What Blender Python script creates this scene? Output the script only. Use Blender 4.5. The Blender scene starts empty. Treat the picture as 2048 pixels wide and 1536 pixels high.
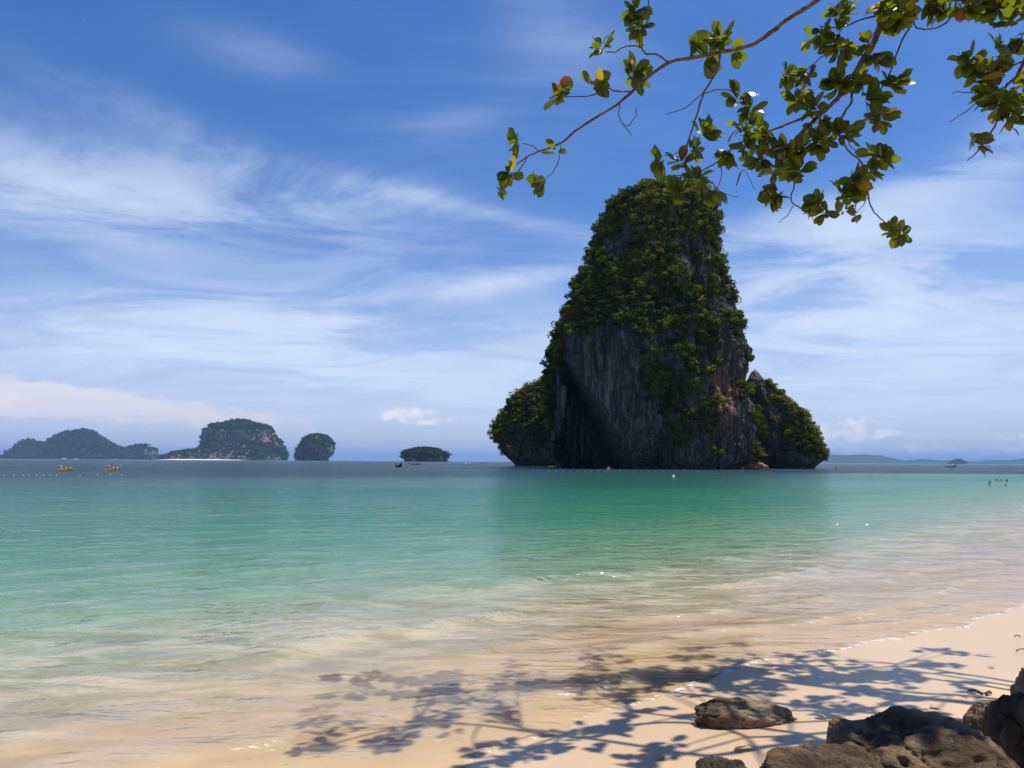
import bpy, bmesh, math, random
import numpy as np
from mathutils import Vector, Matrix

random.seed(7)
RNG = np.random.default_rng(11)
R = math.radians
SC = bpy.context.scene
COL = SC.collection

# ------------------------------------------------------------------ camera
F, CX, CY = 1500.0, 1024.0, 768.0                 # focal length in photo pixels
PITCH, ROLL = math.atan(154.7 / F), math.atan(11.5 / 2048)
EYE = Vector((0, 0, 2.5))
cam_d = bpy.data.cameras.new('camera')
cam = bpy.data.objects.new('camera', cam_d); COL.objects.link(cam)
cam_d.sensor_width = 36.0; cam_d.lens = 36.0 * F / 2048
cam_d.clip_start = 0.05; cam_d.clip_end = 200000
CAMROT = Matrix.Rotation(R(90) + PITCH, 3, 'X') @ Matrix.Rotation(ROLL, 3, 'Z')
cam.matrix_world = Matrix.Translation(EYE) @ CAMROT.to_4x4()
SC.camera = cam

def ray(px, py):
    return (CAMROT @ Vector(((px - CX) / F, -(py - CY) / F, -1.0))).normalized()
def at(px, py, Y):                                 # point seen at a pixel, Y metres ahead
    d = ray(px, py); return EYE + d * (Y / d.y)
def project(p):
    l = CAMROT.transposed() @ (Vector(p) - EYE)
    if l.z > -1e-6: return (-9999, -9999)
    return (CX + F * l.x / -l.z, CY - F * l.y / -l.z)

# ------------------------------------------------------------------ sun, sky, exposure
SUN_EL, SUN_AZ = R(72), R(76)                      # azimuth measured from forward (+Y) to the right (+X)
SUNDIR = Vector((math.cos(SUN_EL) * math.sin(SUN_AZ), math.cos(SUN_EL) * math.cos(SUN_AZ), math.sin(SUN_EL)))
sun_d = bpy.data.lights.new('sun', 'SUN'); sun_d.energy = 5.0; sun_d.angle = R(0.42); sun_d.color = (1.0, 0.94, 0.83)
sun = bpy.data.objects.new('sun', sun_d); COL.objects.link(sun)
sun.rotation_euler = SUNDIR.to_track_quat('Z', 'Y').to_euler()
SC.view_settings.view_transform = 'Standard'; SC.view_settings.look = 'None'
SC.view_settings.exposure = 0.3; SC.view_settings.gamma = 1.0; SC.view_settings.use_curve_mapping = False
SC.render.engine = 'CYCLES'
SC.cycles.max_bounces = 7; SC.cycles.transparent_max_bounces = 12; SC.cycles.volume_bounces = 0
SC.cycles.use_denoising = True
SC.cycles.sample_clamp_indirect = 6.0

class NT:                                          # tiny node-tree helper
    def __init__(s, tree): s.t = tree; s.n = tree.nodes; s.l = tree.links
    def new(s, typ, **kw):
        nd = s.n.new(typ)
        for k, v in kw.items(): setattr(nd, k, v)
        return nd
    def set(s, sock, v):
        if hasattr(v, 'is_linked') or hasattr(v, 'links'): s.l.new(v, sock)
        else: sock.default_value = v
    def math(s, op, a, b=None, c=None, clamp=False):
        nd = s.new('ShaderNodeMath', operation=op, use_clamp=clamp)
        for i, v in enumerate((a, b, c)):
            if v is not None: s.set(nd.inputs[i], v)
        return nd.outputs[0]
    def mapr(s, v, a, b, c=0.0, d=1.0, typ='SMOOTHSTEP'):
        nd = s.new('ShaderNodeMapRange', interpolation_type=typ, clamp=True)
        s.set(nd.inputs[0], v)
        for i, q in enumerate((a, b, c, d)): s.set(nd.inputs[i + 1], q)
        return nd.outputs[0]
    def mix(s, f, a, b, blend='MIX'):
        nd = s.new('ShaderNodeMix', data_type='RGBA', blend_type=blend)
        s.set(nd.inputs[0], f); s.set(nd.inputs[6], a if not isinstance(a, tuple) else (*a, 1)[:4]); s.set(nd.inputs[7], b if not isinstance(b, tuple) else (*b, 1)[:4])
        return nd.outputs[2]
    def vmath(s, op, a, b=None):
        nd = s.new('ShaderNodeVectorMath', operation=op)
        s.set(nd.inputs[0], a)
        if b is not None: s.set(nd.inputs[1], b)
        return nd.outputs[0]
    def comb(s, x, y, z):
        nd = s.new('ShaderNodeCombineXYZ')
        for i, v in enumerate((x, y, z)): s.set(nd.inputs[i], v)
        return nd.outputs[0]
    def noise(s, vec, scale, detail=4, rough=0.55, dist=0.0, color=False):
        nd = s.new('ShaderNodeTexNoise')
        s.l.new(vec, nd.inputs['Vector']); nd.inputs['Scale'].default_value = scale
        nd.inputs['Detail'].default_value = detail; nd.inputs['Roughness'].default_value = rough
        nd.inputs['Distortion'].default_value = dist
        return nd.outputs[1 if color else 0]
    def ramp(s, f, stops, interp='LINEAR'):
        nd = s.new('ShaderNodeValToRGB'); r = nd.color_ramp; r.interpolation = interp
        while len(r.elements) < len(stops): r.elements.new(0.5)
        for e, (p, c) in zip(r.elements, stops): e.position = p; e.color = (*c, 1)
        s.l.new(f, nd.inputs[0]); return nd.outputs[0]

world = bpy.data.worlds.new('World'); SC.world = world; world.use_nodes = True
world.cycles.sampling_method = 'MANUAL'; world.cycles.sample_map_resolution = 256
def build_world():
    t = NT(world.node_tree); t.n.clear()
    out = t.new('ShaderNodeOutputWorld'); bg = t.new('ShaderNodeBackground'); bg.inputs[1].default_value = 0.1
    t.l.new(bg.outputs[0], out.inputs[0])
    sky = t.new('ShaderNodeTexSky', sky_type='NISHITA'); sky.sun_disc = False
    sky.sun_elevation = SUN_EL; sky.sun_rotation = SUN_AZ
    sky.air_density = 1.0; sky.dust_density = 0.35; sky.ozone_density = 3.0; sky.altitude = 0
    tc = t.new('ShaderNodeTexCoord'); d = tc.outputs['Generated']
    sep = t.new('ShaderNodeSeparateXYZ'); t.l.new(d, sep.inputs[0]); x, y, z = sep.outputs
    az = t.math('ARCTAN2', x, y); el = t.math('ARCSINE', z)
    # phone-like rendition of the blue: a touch more saturated
    hs = t.new('ShaderNodeHueSaturation'); hs.inputs['Saturation'].default_value = SKY_SAT; hs.inputs['Value'].default_value = SKY_VAL
    t.l.new(sky.outputs[0], hs.inputs['Color'])
    base = t.mix(1.0, hs.outputs[0], SKY_TINT, 'MULTIPLY')
    # horizon moisture
    hz = t.mapr(el, R(-2), R(19), 1.0, 0.0, 'SMOOTHERSTEP')
    base = t.mix(t.math('MULTIPLY', hz, 0.66), base, SKY_HORIZON)
    # high cirrus sheet seen in perspective
    zc = t.math('ADD', t.math('MAXIMUM', z, 0.0), 0.10)
    pl = t.comb(t.math('DIVIDE', x, zc), t.math('DIVIDE', y, zc), 0.0)
    rot = t.new('ShaderNodeMapping'); t.l.new(pl, rot.inputs[0]); rot.inputs['Rotation'].default_value = (0, 0, R(-4)); rot.inputs['Scale'].default_value = (0.62, 1.0, 1.0)
    fine = t.noise(rot.outputs[0], 1.5, 11, 0.66, 0.9)
    broad = t.noise(rot.outputs[0], 0.75, 5, 0.55, 0.5)
    warp = t.noise(pl, 1.1, 3, 0.5, 0.0, True)
    wsep = t.new('ShaderNodeSeparateColor'); t.l.new(warp, wsep.inputs[0])
    waz = t.math('ADD', az, t.math('MULTIPLY', t.math('SUBTRACT', wsep.outputs[0], 0.5), 0.16))
    wel = t.math('ADD', el, t.math('MULTIPLY', t.math('SUBTRACT', wsep.outputs[1], 0.5), 0.045))
    wv = t.comb(waz, wel, 0.0); rv = t.comb(az, el, 0.0)
    def patches(lst, vec):
        acc = 0.0
        for px, py, hw, hh, ang, k in lst:
            v = ray(px, py); a0 = math.atan2(v.x, v.y); e0 = math.asin(v.z)
            mp = t.new('ShaderNodeMapping', vector_type='TEXTURE'); t.l.new(vec, mp.inputs[0])
            mp.inputs['Location'].default_value = (a0, e0, 0); mp.inputs['Rotation'].default_value = (0, 0, R(-ang)); mp.inputs['Scale'].default_value = (hw / F, hh / F, 1)
            dt = t.new('ShaderNodeVectorMath', operation='DOT_PRODUCT'); t.l.new(mp.outputs[0], dt.inputs[0]); t.l.new(mp.outputs[0], dt.inputs[1])
            acc = t.math('MULTIPLY_ADD', t.math('POWER', 0.4966, dt.outputs['Value']), k, acc)
        return acc
    cir = patches(CIRRUS, wv)
    veil = t.mapr(broad, 0.46, 0.74, 0.0, 0.13)
    streak = t.mapr(fine, 0.36, 0.70, 0.12, 1.4)
    dens = t.math('MULTIPLY', t.math('ADD', cir, veil), streak)
    dens = t.math('MINIMUM', t.math('SUBTRACT', 1.0, t.math('EXPONENT', t.math('MULTIPLY', dens, -1.12))), 0.9)
    col = t.mix(dens, base, CIRRUS_COL)
    # low cumulus
    cvec = t.comb(az, t.math('MULTIPLY', el, 1.5), 0.3)
    puff = t.noise(cvec, 95, 4, 0.5)
    puff2 = t.noise(cvec, 50, 4, 0.5)
    cum = patches(CUMULUS, rv)
    edge = t.math('ADD', cum, t.math('MULTIPLY', t.math('SUBTRACT', puff, 0.5), 1.5))
    cm = t.math('MULTIPLY', t.mapr(edge, 0.38, 0.66), t.mapr(cum, 0.15, 0.4))
    shade = t.mapr(puff2, 0.35, 0.65)
    ccol = t.mix(shade, CUM_LO, CUM_HI)
    col = t.mix(t.math('MULTIPLY', cm, 0.9), col, ccol)
    bank = patches(BANK, rv)
    bedge = t.math('ADD', bank, t.math('MULTIPLY', t.math('SUBTRACT', t.noise(t.comb(az, t.math('MULTIPLY', el, 3.0), 0.7), 34, 9, 0.66), 0.5), 2.0))
    bm = t.math('MULTIPLY', t.mapr(bedge, 0.30, 1.0), 0.75)
    col = t.mix(bm, col, BANK_COL)
    t.l.new(col, bg.inputs[0])
# px, py, half-width, half-height (photo pixels), tilt, strength: where the bright cirrus lies in the sky
CIRRUS = [(230, 385, 420, 55, 4, .75), (40, 395, 230, 60, 0, .5), (620, 375, 260, 32, 6, .45), (900, 420, 360, 13, 9, .5),
          (440, 650, 330, 60, -8, .8), (560, 720, 420, 70, 6, 1.1), (900, 745, 300, 55, 3, .7), (1000, 560, 170, 22, -8, .9),
          (760, 640, 330, 14, 5, .55), (300, 220, 200, 24, 10, .2), (500, 108, 110, 30, 4, .16), (1120, 40, 130, 60, 25, .3),
          (930, 240, 160, 30, -20, .12), (1780, 620, 300, 70, -4, .8), (1650, 700, 330, 90, 3, .8), (1800, 535, 420, 40, -3, .6),
          (1580, 460, 260, 26, 2, .6), (1850, 400, 330, 50, -14, .45), (2000, 760, 330, 110, 0, .5), (1980, 300, 260, 40, -20, .3)]
CUMULUS = [(805, 830, 40, 14, 0, 1.3), (868, 838, 34, 11, 0, 1.2), (1722, 858, 32, 14, 0, 1.7), (1735, 868, 56, 7, 0, .8),
           (1652, 884, 30, 20, 10, 1.4), (1834, 898, 17, 9, 0, 1.1), (1890, 899, 15, 8, 0, 1.0), (2036, 890, 28, 15, 0, 1.2), (1700, 901, 40, 7, 0, .7),
           (0, 800, 40, 22, 0, 1.0), (1960, 903, 22, 7, 0, .8)]
BANK = [(50, 775, 170, 13, 3, .8), (170, 797, 200, 11, 4, .6), (30, 812, 140, 26, 0, .6), (260, 832, 260, 24, 3, .5), (480, 838, 200, 16, 2, .4)]
SKY_SAT, SKY_VAL, SKY_TINT = 1.32, 1.0, (1.14, 0.93, 1.08)
SKY_HORIZON = (5.0, 5.9, 8.0); CIRRUS_COL = (6.0, 6.9, 8.4)
CUM_LO = (5.4, 5.8, 7.2); CUM_HI = (8.6, 8.5, 8.7); BANK_COL = (7.8, 7.2, 7.2)
build_world()

# ------------------------------------------------------------------ numeric noise
_perm = RNG.permutation(256); _perm = np.concatenate([_perm, _perm, _perm])
_grad = RNG.normal(size=(256, 3)); _grad /= np.linalg.norm(_grad, axis=1)[:, None]
def perlin(x, y, z=0.0):
    x, y, z = np.broadcast_arrays(np.asarray(x, float), np.asarray(y, float), np.asarray(z, float))
    xi = np.floor(x).astype(np.int64); yi = np.floor(y).astype(np.int64); zi = np.floor(z).astype(np.int64)
    xf, yf, zf = x - xi, y - yi, z - zi
    f = lambda q: q * q * q * (q * (q * 6 - 15) + 10)
    u, v, w = f(xf), f(yf), f(zf)
    xi &= 255; yi &= 255; zi &= 255
    def g(a, b, c):
        h = _perm[_perm[_perm[(xi + a) & 255] + ((yi + b) & 255)] + ((zi + c) & 255)]
        gr = _grad[h]
        return gr[..., 0] * (xf - a) + gr[..., 1] * (yf - b) + gr[..., 2] * (zf - c)
    L = lambda a, b, q: a + (b - a) * q
    return L(L(L(g(0,0,0), g(1,0,0), u), L(g(0,1,0), g(1,1,0), u), v), L(L(g(0,0,1), g(1,0,1), u), L(g(0,1,1), g(1,1,1), u), v), w)
def fbm(x, y, z=0.0, octv=4, gain=0.5):
    s = 0; a = 1.0; f = 1.0
    for i in range(octv):
        s = s + a * perlin(x * f + 13.7 * i, y * f + 7.1 * i, np.asarray(z) * f + 3.3 * i); a *= gain; f *= 2.03
    return s
def sstep(a, b, x):
    q = np.clip((np.asarray(x, float) - a) / (b - a), 0, 1); return q * q * (3 - 2 * q)

# ------------------------------------------------------------------ mesh helpers
def mesh_np(name, verts, faces, attrs=None, smooth=False):
    verts = np.asarray(verts, dtype=np.float32); faces = np.asarray(faces, dtype=np.int32)
    me = bpy.data.meshes.new(name); n, k = faces.shape
    me.vertices.add(len(verts)); me.vertices.foreach_set('co', verts.ravel())
    me.loops.add(n * k); me.loops.foreach_set('vertex_index', faces.ravel())
    me.polygons.add(n); me.polygons.foreach_set('loop_start', np.arange(0, n * k, k, dtype=np.int32))
    if smooth: me.polygons.foreach_set('use_smooth', np.ones(n, dtype=bool))
    for nm, arr in (attrs or {}).items():
        a = me.attributes.new(nm, 'FLOAT', 'POINT'); a.data.foreach_set('value', np.asarray(arr, dtype=np.float32).ravel())
    me.update(calc_edges=True); me.validate()
    return me
def link(name, me, mat=None, parent=None, loc=None, rot=None):
    o = bpy.data.objects.new(name, me); COL.objects.link(o)
    if mat is not None and me is not None and not me.materials: me.materials.append(mat)
    if parent is not None: o.parent = parent
    if loc is not None: o.location = loc
    if rot is not None: o.rotation_euler = rot
    return o
def tag(o, label=None, cat=None, group=None, kind=None):
    for k, v in (('label', label), ('category', cat), ('group', group), ('kind', kind)):
        if v: o[k] = v
    return o
def empty(name, loc=(0, 0, 0), rz=0.0):
    o = bpy.data.objects.new(name, None); COL.objects.link(o); o.location = loc; o.rotation_euler = (0, 0, rz)
    o.empty_display_size = 0.1; return o
def grid_faces(nr, nc, wrap=False):
    i = np.arange(nr - 1)[:, None]; j = np.arange(nc if wrap else nc - 1)[None, :]
    j2 = (j + 1) % nc
    return np.stack([i * nc + j, i * nc + j2, (i + 1) * nc + j2, (i + 1) * nc + j], -1).reshape(-1, 4)
def tube_mesh(name, pts, radii, sides=7, closed=True):
    pts = [Vector(p) for p in pts]; vs = []; n = len(pts)
    up = Vector((0.13, 0.31, 0.94))
    for i, p in enumerate(pts):
        d = (pts[min(i + 1, n - 1)] - pts[max(i - 1, 0)]).normalized()
        a = d.cross(up); a = a.normalized() if a.length > 1e-4 else d.cross(Vector((1, 0, 0))).normalized()
        b = d.cross(a)
        for k in range(sides):
            q = 2 * math.pi * k / sides
            vs.append(p + (a * math.cos(q) + b * math.sin(q)) * radii[i])
    fs = [[i * sides + k, i * sides + (k + 1) % sides, (i + 1) * sides + (k + 1) % sides, (i + 1) * sides + k] for i in range(n - 1) for k in range(sides)]
    if closed: fs += [list(range(sides))[::-1], [(n - 1) * sides + k for k in range(sides)]]
    me = bpy.data.meshes.new(name); me.from_pydata(vs, [], fs)
    me.polygons.foreach_set('use_smooth', [True] * len(me.polygons)); me.update(); return me
def smooth_path(pts, n=4):                          # Catmull-Rom
    pts = [Vector(p) for p in pts]; out = []
    q = [pts[0] * 2 - pts[1]] + pts + [pts[-1] * 2 - pts[-2]]
    for i in range(1, len(q) - 2):
        for k in range(n):
            t = k / n; a, b, c, d = q[i - 1], q[i], q[i + 1], q[i + 2]
            out.append(0.5 * ((2 * b) + (c - a) * t + (2 * a - 5 * b + 4 * c - d) * t * t + (3 * b - a - 3 * c + d) * t ** 3))
    out.append(pts[-1]); return out

# ------------------------------------------------------------------ materials
def mat(name):
    m = bpy.data.materials.new(name); m.use_nodes = True
    t = NT(m.node_tree); t.n.clear(); o = t.new('ShaderNodeOutputMaterial')
    return m, t, o
def principled(t, o, color, rough=0.7, spec=0.4, normal=None, **kw):
    b = t.new('ShaderNodeBsdfPrincipled')
    t.set(b.inputs['Base Color'], color if not isinstance(color, tuple) else (*color, 1))
    t.set(b.inputs['Roughness'], rough); t.set(b.inputs['Specular IOR Level'], spec)
    if normal is not None: t.l.new(normal, b.inputs['Normal'])
    t.l.new(b.outputs[0], o.inputs[0]); return b
def bump(t, h, dist, strength=1.0, normal=None):
    b = t.new('ShaderNodeBump'); b.inputs['Strength'].default_value = strength; b.inputs['Distance'].default_value = dist
    t.l.new(h, b.inputs['Height'])
    if normal is not None: t.l.new(normal, b.inputs['Normal'])
    return b.outputs[0]
def simple(name, color, rough=0.6, var=0.15, scale=8.0, spec=0.3):
    m, t, o = mat(name); tc = t.new('ShaderNodeTexCoord')
    n = t.noise(tc.outputs['Object'], scale, 4)
    c = t.mix(n, tuple(q * (1 - var) for q in color), tuple(min(1, q * (1 + var)) for q in color))
    principled(t, o, c, rough, spec, bump(t, n, 0.004)); return m

def mat_sand():
    m, t, o = mat('beach_sand'); g = t.new('ShaderNodeNewGeometry'); p = g.outputs['Position']
    sep = t.new('ShaderNodeSeparateXYZ'); t.l.new(p, sep.inputs[0])
    n1 = t.noise(p, 0.7, 5); n2 = t.noise(p, 9.0, 5, 0.6); n3 = t.noise(p, 240.0, 3, 0.7); n4 = t.noise(p, 45.0, 4, 0.6)
    dry = t.mix(n2, (0.62, 0.44, 0.25), (0.69, 0.50, 0.29))
    wet = t.mix(n1, (0.47, 0.335, 0.205), (0.54, 0.39, 0.245))
    w = t.mapr(t.math('ADD', sep.outputs[2], t.math('MULTIPLY', t.math('SUBTRACT', n1, 0.5), 0.12)), 0.16, 0.27, 1.0, 0.0)
    c = t.mix(w, dry, wet)
    c = t.mix(t.mapr(n3, 0.60, 0.78, 0.0, 0.4), c, (0.34, 0.25, 0.17))
    rough = t.mapr(w, 0, 1, 0.95, 0.34, 'LINEAR'); spec = t.mapr(w, 0, 1, 0.1, 0.35, 'LINEAR')
    h = t.math('ADD', t.math('MULTIPLY', n4, t.mapr(w, 0, 1, 0.8, 0.06, 'LINEAR')), t.math('MULTIPLY', n3, t.mapr(w, 0, 1, 0.35, 0.04, 'LINEAR')))
    principled(t, o, c, rough, spec, bump(t, h, 0.02)); return m

def mat_water():
    m, t, o = mat('sea_water'); g = t.new('ShaderNodeNewGeometry'); p = g.outputs['Position']
    ad = t.new('ShaderNodeAttribute', attribute_name='depth'); af = t.new('ShaderNodeAttribute', attribute_name='foam')
    dep = ad.outputs['Fac']; foam = af.outputs['Fac']
    mp = t.new('ShaderNodeMapping'); t.l.new(p, mp.inputs[0]); mp.inputs['Rotation'].default_value = (0, 0, R(-33)); mp.inputs['Scale'].default_value = (0.45, 1.0, 1.0)
    v = mp.outputs[0]
    a = t.noise(v, 0.33, 3, 0.5, 0.3); b = t.noise(v, 1.5, 4, 0.55, 0.5); c = t.noise(v, 6.5, 3, 0.55, 0.3)
    calm = t.mapr(dep, 0.02, 0.5, 0.45, 1.0)
    gust = t.mapr(t.noise(v, 0.02, 3, 0.5), 0.35, 0.65, 0.7, 1.25)
    amp = t.math('MULTIPLY', t.math('MULTIPLY', calm, gust), t.mapr(dep, 3.5, 9.0, 1.0, 2.3))
    n0 = bump(t, t.math('MULTIPLY', a, amp), 0.42)
    n0 = bump(t, t.math('MULTIPLY', b, amp), 0.27, 1.0, n0)
    n0 = bump(t, t.math('MULTIPLY', c, amp), 0.06, 1.0, n0)
    # stirred-up sand and turbidity make the body of the water; it hides the bottom as the depth grows
    swirl = t.noise(v, 1.3, 6, 0.62, 1.2); swirl2 = t.noise(v, 0.35, 5, 0.6, 0.8)
    dn = t.math('ADD', dep, t.math('MULTIPLY', t.math('SUBTRACT', swirl2, 0.5), t.math('MULTIPLY', dep, 0.55)))
    lg = t.math('DIVIDE', t.math('LOGARITHM', t.math('ADD', t.math('MULTIPLY', dn, 8.0), 1.0), 2.0), 8.0)   # 0..1 for 0..32 m
    body = t.ramp(lg, WATER_RAMP)
    body = t.mix(t.math('MULTIPLY', t.mapr(dep, 0.2, 0.8, 0.55, 0.0), t.mapr(swirl, 0.42, 0.62)), body, (0.70, 0.55, 0.41))
    opac = t.math('SUBTRACT', 1.0, t.math('EXPONENT', t.math('MULTIPLY', t.math('MULTIPLY', dep, t.mapr(swirl, 0.3, 0.7, 0.6, 1.4)), -2.6)))
    df = t.new('ShaderNodeBsdfDiffuse'); t.l.new(body, df.inputs[0]); t.l.new(n0, df.inputs['Normal'])
    tr = t.new('ShaderNodeBsdfTransparent'); tr.inputs[0].default_value = (0.95, 0.97, 0.95, 1)
    mx = t.new('ShaderNodeMixShader'); t.l.new(opac, mx.inputs[0]); t.l.new(tr.outputs[0], mx.inputs[1]); t.l.new(df.outputs[0], mx.inputs[2])
    gl = t.new('ShaderNodeBsdfGlossy'); t.l.new(t.mapr(dep, 0.25, 3.2, 0.06, 0.15), gl.inputs['Roughness']);   # small chop gets rougher off the beach
    t.l.new(n0, gl.inputs['Normal'])
    fr = t.new('ShaderNodeFresnel'); fr.inputs[0].default_value = 1.33; t.l.new(n0, fr.inputs['Normal'])
    m2 = t.new('ShaderNodeMixShader'); t.l.new(t.math('MULTIPLY', fr.outputs[0], t.mapr(dep, 0.5, 5.0, 1.0, 0.82)), m2.inputs[0]); t.l.new(mx.outputs[0], m2.inputs[1]); t.l.new(gl.outputs[0], m2.inputs[2])
    fd = t.new('ShaderNodeBsdfDiffuse'); fd.inputs[0].default_value = (0.82, 0.82, 0.80, 1)
    ff = t.mapr(t.math('MULTIPLY', foam, t.mapr(t.noise(v, 22, 5, 0.7), 0.35, 0.7, 0.0, 1.5)), 0.32, 0.95, 0.0, 0.85)
    m3 = t.new('ShaderNodeMixShader'); t.l.new(ff, m3.inputs[0]); t.l.new(m2.outputs[0], m3.inputs[1]); t.l.new(fd.outputs[0], m3.inputs[2])
    t.l.new(m3.outputs[0], o.inputs[0]); return m
WATER_RAMP = [(0.0, (0.60, 0.455, 0.33)), (0.13, (0.52, 0.44, 0.30)), (0.25, (0.37, 0.39, 0.255)), (0.36, (0.155, 0.275, 0.170)), (0.47, (0.044, 0.175, 0.102)),
              (0.58, (0.010, 0.100, 0.064)), (0.68, (0.008, 0.060, 0.058)), (0.78, (0.010, 0.042, 0.062)), (1.0, (0.010, 0.036, 0.058))]

def mat_limestone(name='limestone', far=False):
    m, t, o = mat(name); g = t.new('ShaderNodeNewGeometry'); p = g.outputs['Position']
    mp = t.new('ShaderNodeMapping'); t.l.new(p, mp.inputs[0]); mp.inputs['Scale'].default_value = (1, 1, 0.10)
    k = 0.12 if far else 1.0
    st = t.noise(mp.outputs[0], 0.55 * k, 7, 0.65, 0.6); st2 = t.noise(mp.outputs[0], 2.2 * k, 5, 0.65, 0.3); bl = t.noise(p, 0.09 * k, 5, 0.6); fi = t.noise(p, 1.6 * k, 6, 0.65)
    c = t.ramp(t.math('ADD', t.math('MULTIPLY', st, 0.6), t.math('MULTIPLY', st2, 0.4)), [(0.30, (0.010, 0.010, 0.010)), (0.43, (0.036, 0.035, 0.033)), (0.52, (0.10, 0.095, 0.085)), (0.64, (0.30, 0.27, 0.225))])
    c = t.mix(t.mapr(bl, 0.50, 0.7, 0.0, 0.45), c, (0.16, 0.125, 0.085))
    ao = t.new('ShaderNodeAttribute', attribute_name='ochre')
    om = t.math('MULTIPLY', ao.outputs['Fac'], t.mapr(t.math('ADD', t.math('MULTIPLY', st, 0.6), t.math('MULTIPLY', fi, 0.4)), 0.43, 0.56))
    oc = t.mix(t.mapr(st2, 0.4, 0.62), (0.42, 0.10, 0.035), (0.50, 0.24, 0.12))
    c = t.mix(om, c, oc)
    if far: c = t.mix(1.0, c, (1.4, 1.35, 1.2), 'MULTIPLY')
    h = t.math('ADD', t.math('MULTIPLY', st, 1.0), t.math('ADD', t.math('MULTIPLY', st2, 0.5), t.math('MULTIPLY', fi, 0.35)))
    principled(t, o, c, 0.92, 0.15, bump(t, h, 1.6 / k if far else 2.2)); return m

def mat_leafmass(name, stops, transl=0.35):
    m, t, o = mat(name); a = t.new('ShaderNodeAttribute', attribute_name='tint')
    c = t.ramp(a.outputs['Fac'], stops)
    df = t.new('ShaderNodeBsdfDiffuse'); t.l.new(c, df.inputs[0])
    tl = t.new('ShaderNodeBsdfTranslucent'); t.l.new(t.mix(1.0, c, (1.0, 1.15, 0.45), 'MULTIPLY'), tl.inputs[0])
    mx = t.new('ShaderNodeMixShader'); mx.inputs[0].default_value = transl
    t.l.new(df.outputs[0], mx.inputs[1]); t.l.new(tl.outputs[0], mx.inputs[2]); t.l.new(mx.outputs[0], o.inputs[0]); return m

def mat_leaf(name, top, back):
    m, t, o = mat(name); a = t.new('ShaderNodeAttribute', attribute_name='tint'); b = t.new('ShaderNodeAttribute', attribute_name='rib')
    c = t.ramp(a.outputs['Fac'], top); cb = t.ramp(a.outputs['Fac'], back)
    n = t.noise(t.new('ShaderNodeTexCoord').outputs['Object'], 30, 4)
    c = t.mix(t.mapr(n, 0.6, 0.75, 0, 0.5), c, (0.10, 0.06, 0.02))
    c = t.mix(t.mapr(b.outputs['Fac'], 0.6, 1.0, 0, 0.5), c, (0.16, 0.15, 0.05))
    p = t.new('ShaderNodeBsdfPrincipled'); t.l.new(c, p.inputs['Base Color']); p.inputs['Roughness'].default_value = 0.38; p.inputs['Specular IOR Level'].default_value = 0.35
    tl = t.new('ShaderNodeBsdfTranslucent'); t.l.new(cb, tl.inputs[0])
    mx = t.new('ShaderNodeMixShader'); mx.inputs[0].default_value = 0.38
    t.l.new(p.outputs[0], mx.inputs[1]); t.l.new(tl.outputs[0], mx.inputs[2]); t.l.new(mx.outputs[0], o.inputs[0]); return m

def mat_boulder(name, tint=(1, 1, 1)):
    m, t, o = mat(name); g = t.new('ShaderNodeNewGeometry'); p = g.outputs['Position']
    n1 = t.noise(p, 2.2, 6, 0.6, 0.4); n2 = t.noise(p, 14, 6, 0.68, 0.3); n3 = t.noise(p, 70, 4, 0.7)
    k = lambda c: tuple(a * b for a, b in zip(c, tint))
    c = t.ramp(n1, [(0.32, k((0.022, 0.015, 0.010))), (0.44, k((0.11, 0.066, 0.032))), (0.54, k((0.22, 0.145, 0.076))), (0.68, k((0.38, 0.285, 0.18)))])
    c = t.mix(t.mapr(n2, 0.50, 0.68, 0.0, 0.8), c, k((0.035, 0.027, 0.02)))
    sp = t.math('MULTIPLY', t.mapr(n3, 0.58, 0.68), t.mapr(n1, 0.45, 0.6))
    c = t.mix(t.math('MULTIPLY', sp, 0.65), c, (0.58, 0.53, 0.44))
    h = t.math('ADD', t.math('MULTIPLY', n2, 0.7), t.math('MULTIPLY', n3, 0.25))
    principled(t, o, c, 0.8, 0.3, bump(t, h, 0.09)); return m

def mat_bark():
    m, t, o = mat('bark'); tc = t.new('ShaderNodeTexCoord'); p = tc.outputs['Object']
    n = t.noise(p, 14, 6, 0.65, 0.5); n2 = t.noise(p, 55, 4, 0.6)
    c = t.ramp(n, [(0.35, (0.045, 0.03, 0.025)), (0.55, (0.12, 0.085, 0.065)), (0.7, (0.23, 0.18, 0.15))])
    principled(t, o, c, 0.85, 0.2, bump(t, t.math('ADD', n, t.math('MULTIPLY', n2, 0.4)), 0.012)); return m

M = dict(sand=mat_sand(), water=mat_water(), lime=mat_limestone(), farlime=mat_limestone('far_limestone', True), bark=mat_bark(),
         scrub=mat_leafmass('cliff_scrub', [(0.0, (0.014, 0.026, 0.006)), (0.40, (0.048, 0.068, 0.011)), (0.7, (0.115, 0.135, 0.018)), (0.92, (0.21, 0.20, 0.03)), (1.0, (0.18, 0.10, 0.035))]),
         wood=mat_leafmass('island_wood', [(0.0, (0.022, 0.036, 0.012)), (0.6, (0.05, 0.075, 0.02)), (1.0, (0.09, 0.11, 0.03))]),
         leaf=mat_leaf('almond_leaf', [(0.0, (0.014, 0.028, 0.009)), (0.5, (0.030, 0.048, 0.009)), (0.8, (0.08, 0.08, 0.012)), (1.0, (0.20, 0.06, 0.02))],
                       [(0.0, (0.08, 0.12, 0.008)), (0.5, (0.32, 0.38, 0.012)), (0.8, (0.66, 0.50, 0.02)), (1.0, (0.50, 0.12, 0.02))]),
         boulder=mat_boulder('shore_boulder'), boulder_dark=mat_boulder('dark_boulder', (0.45, 0.48, 0.5)), boulder_red=mat_boulder('wave_rock', (1.3, 0.95, 0.75)))

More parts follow.
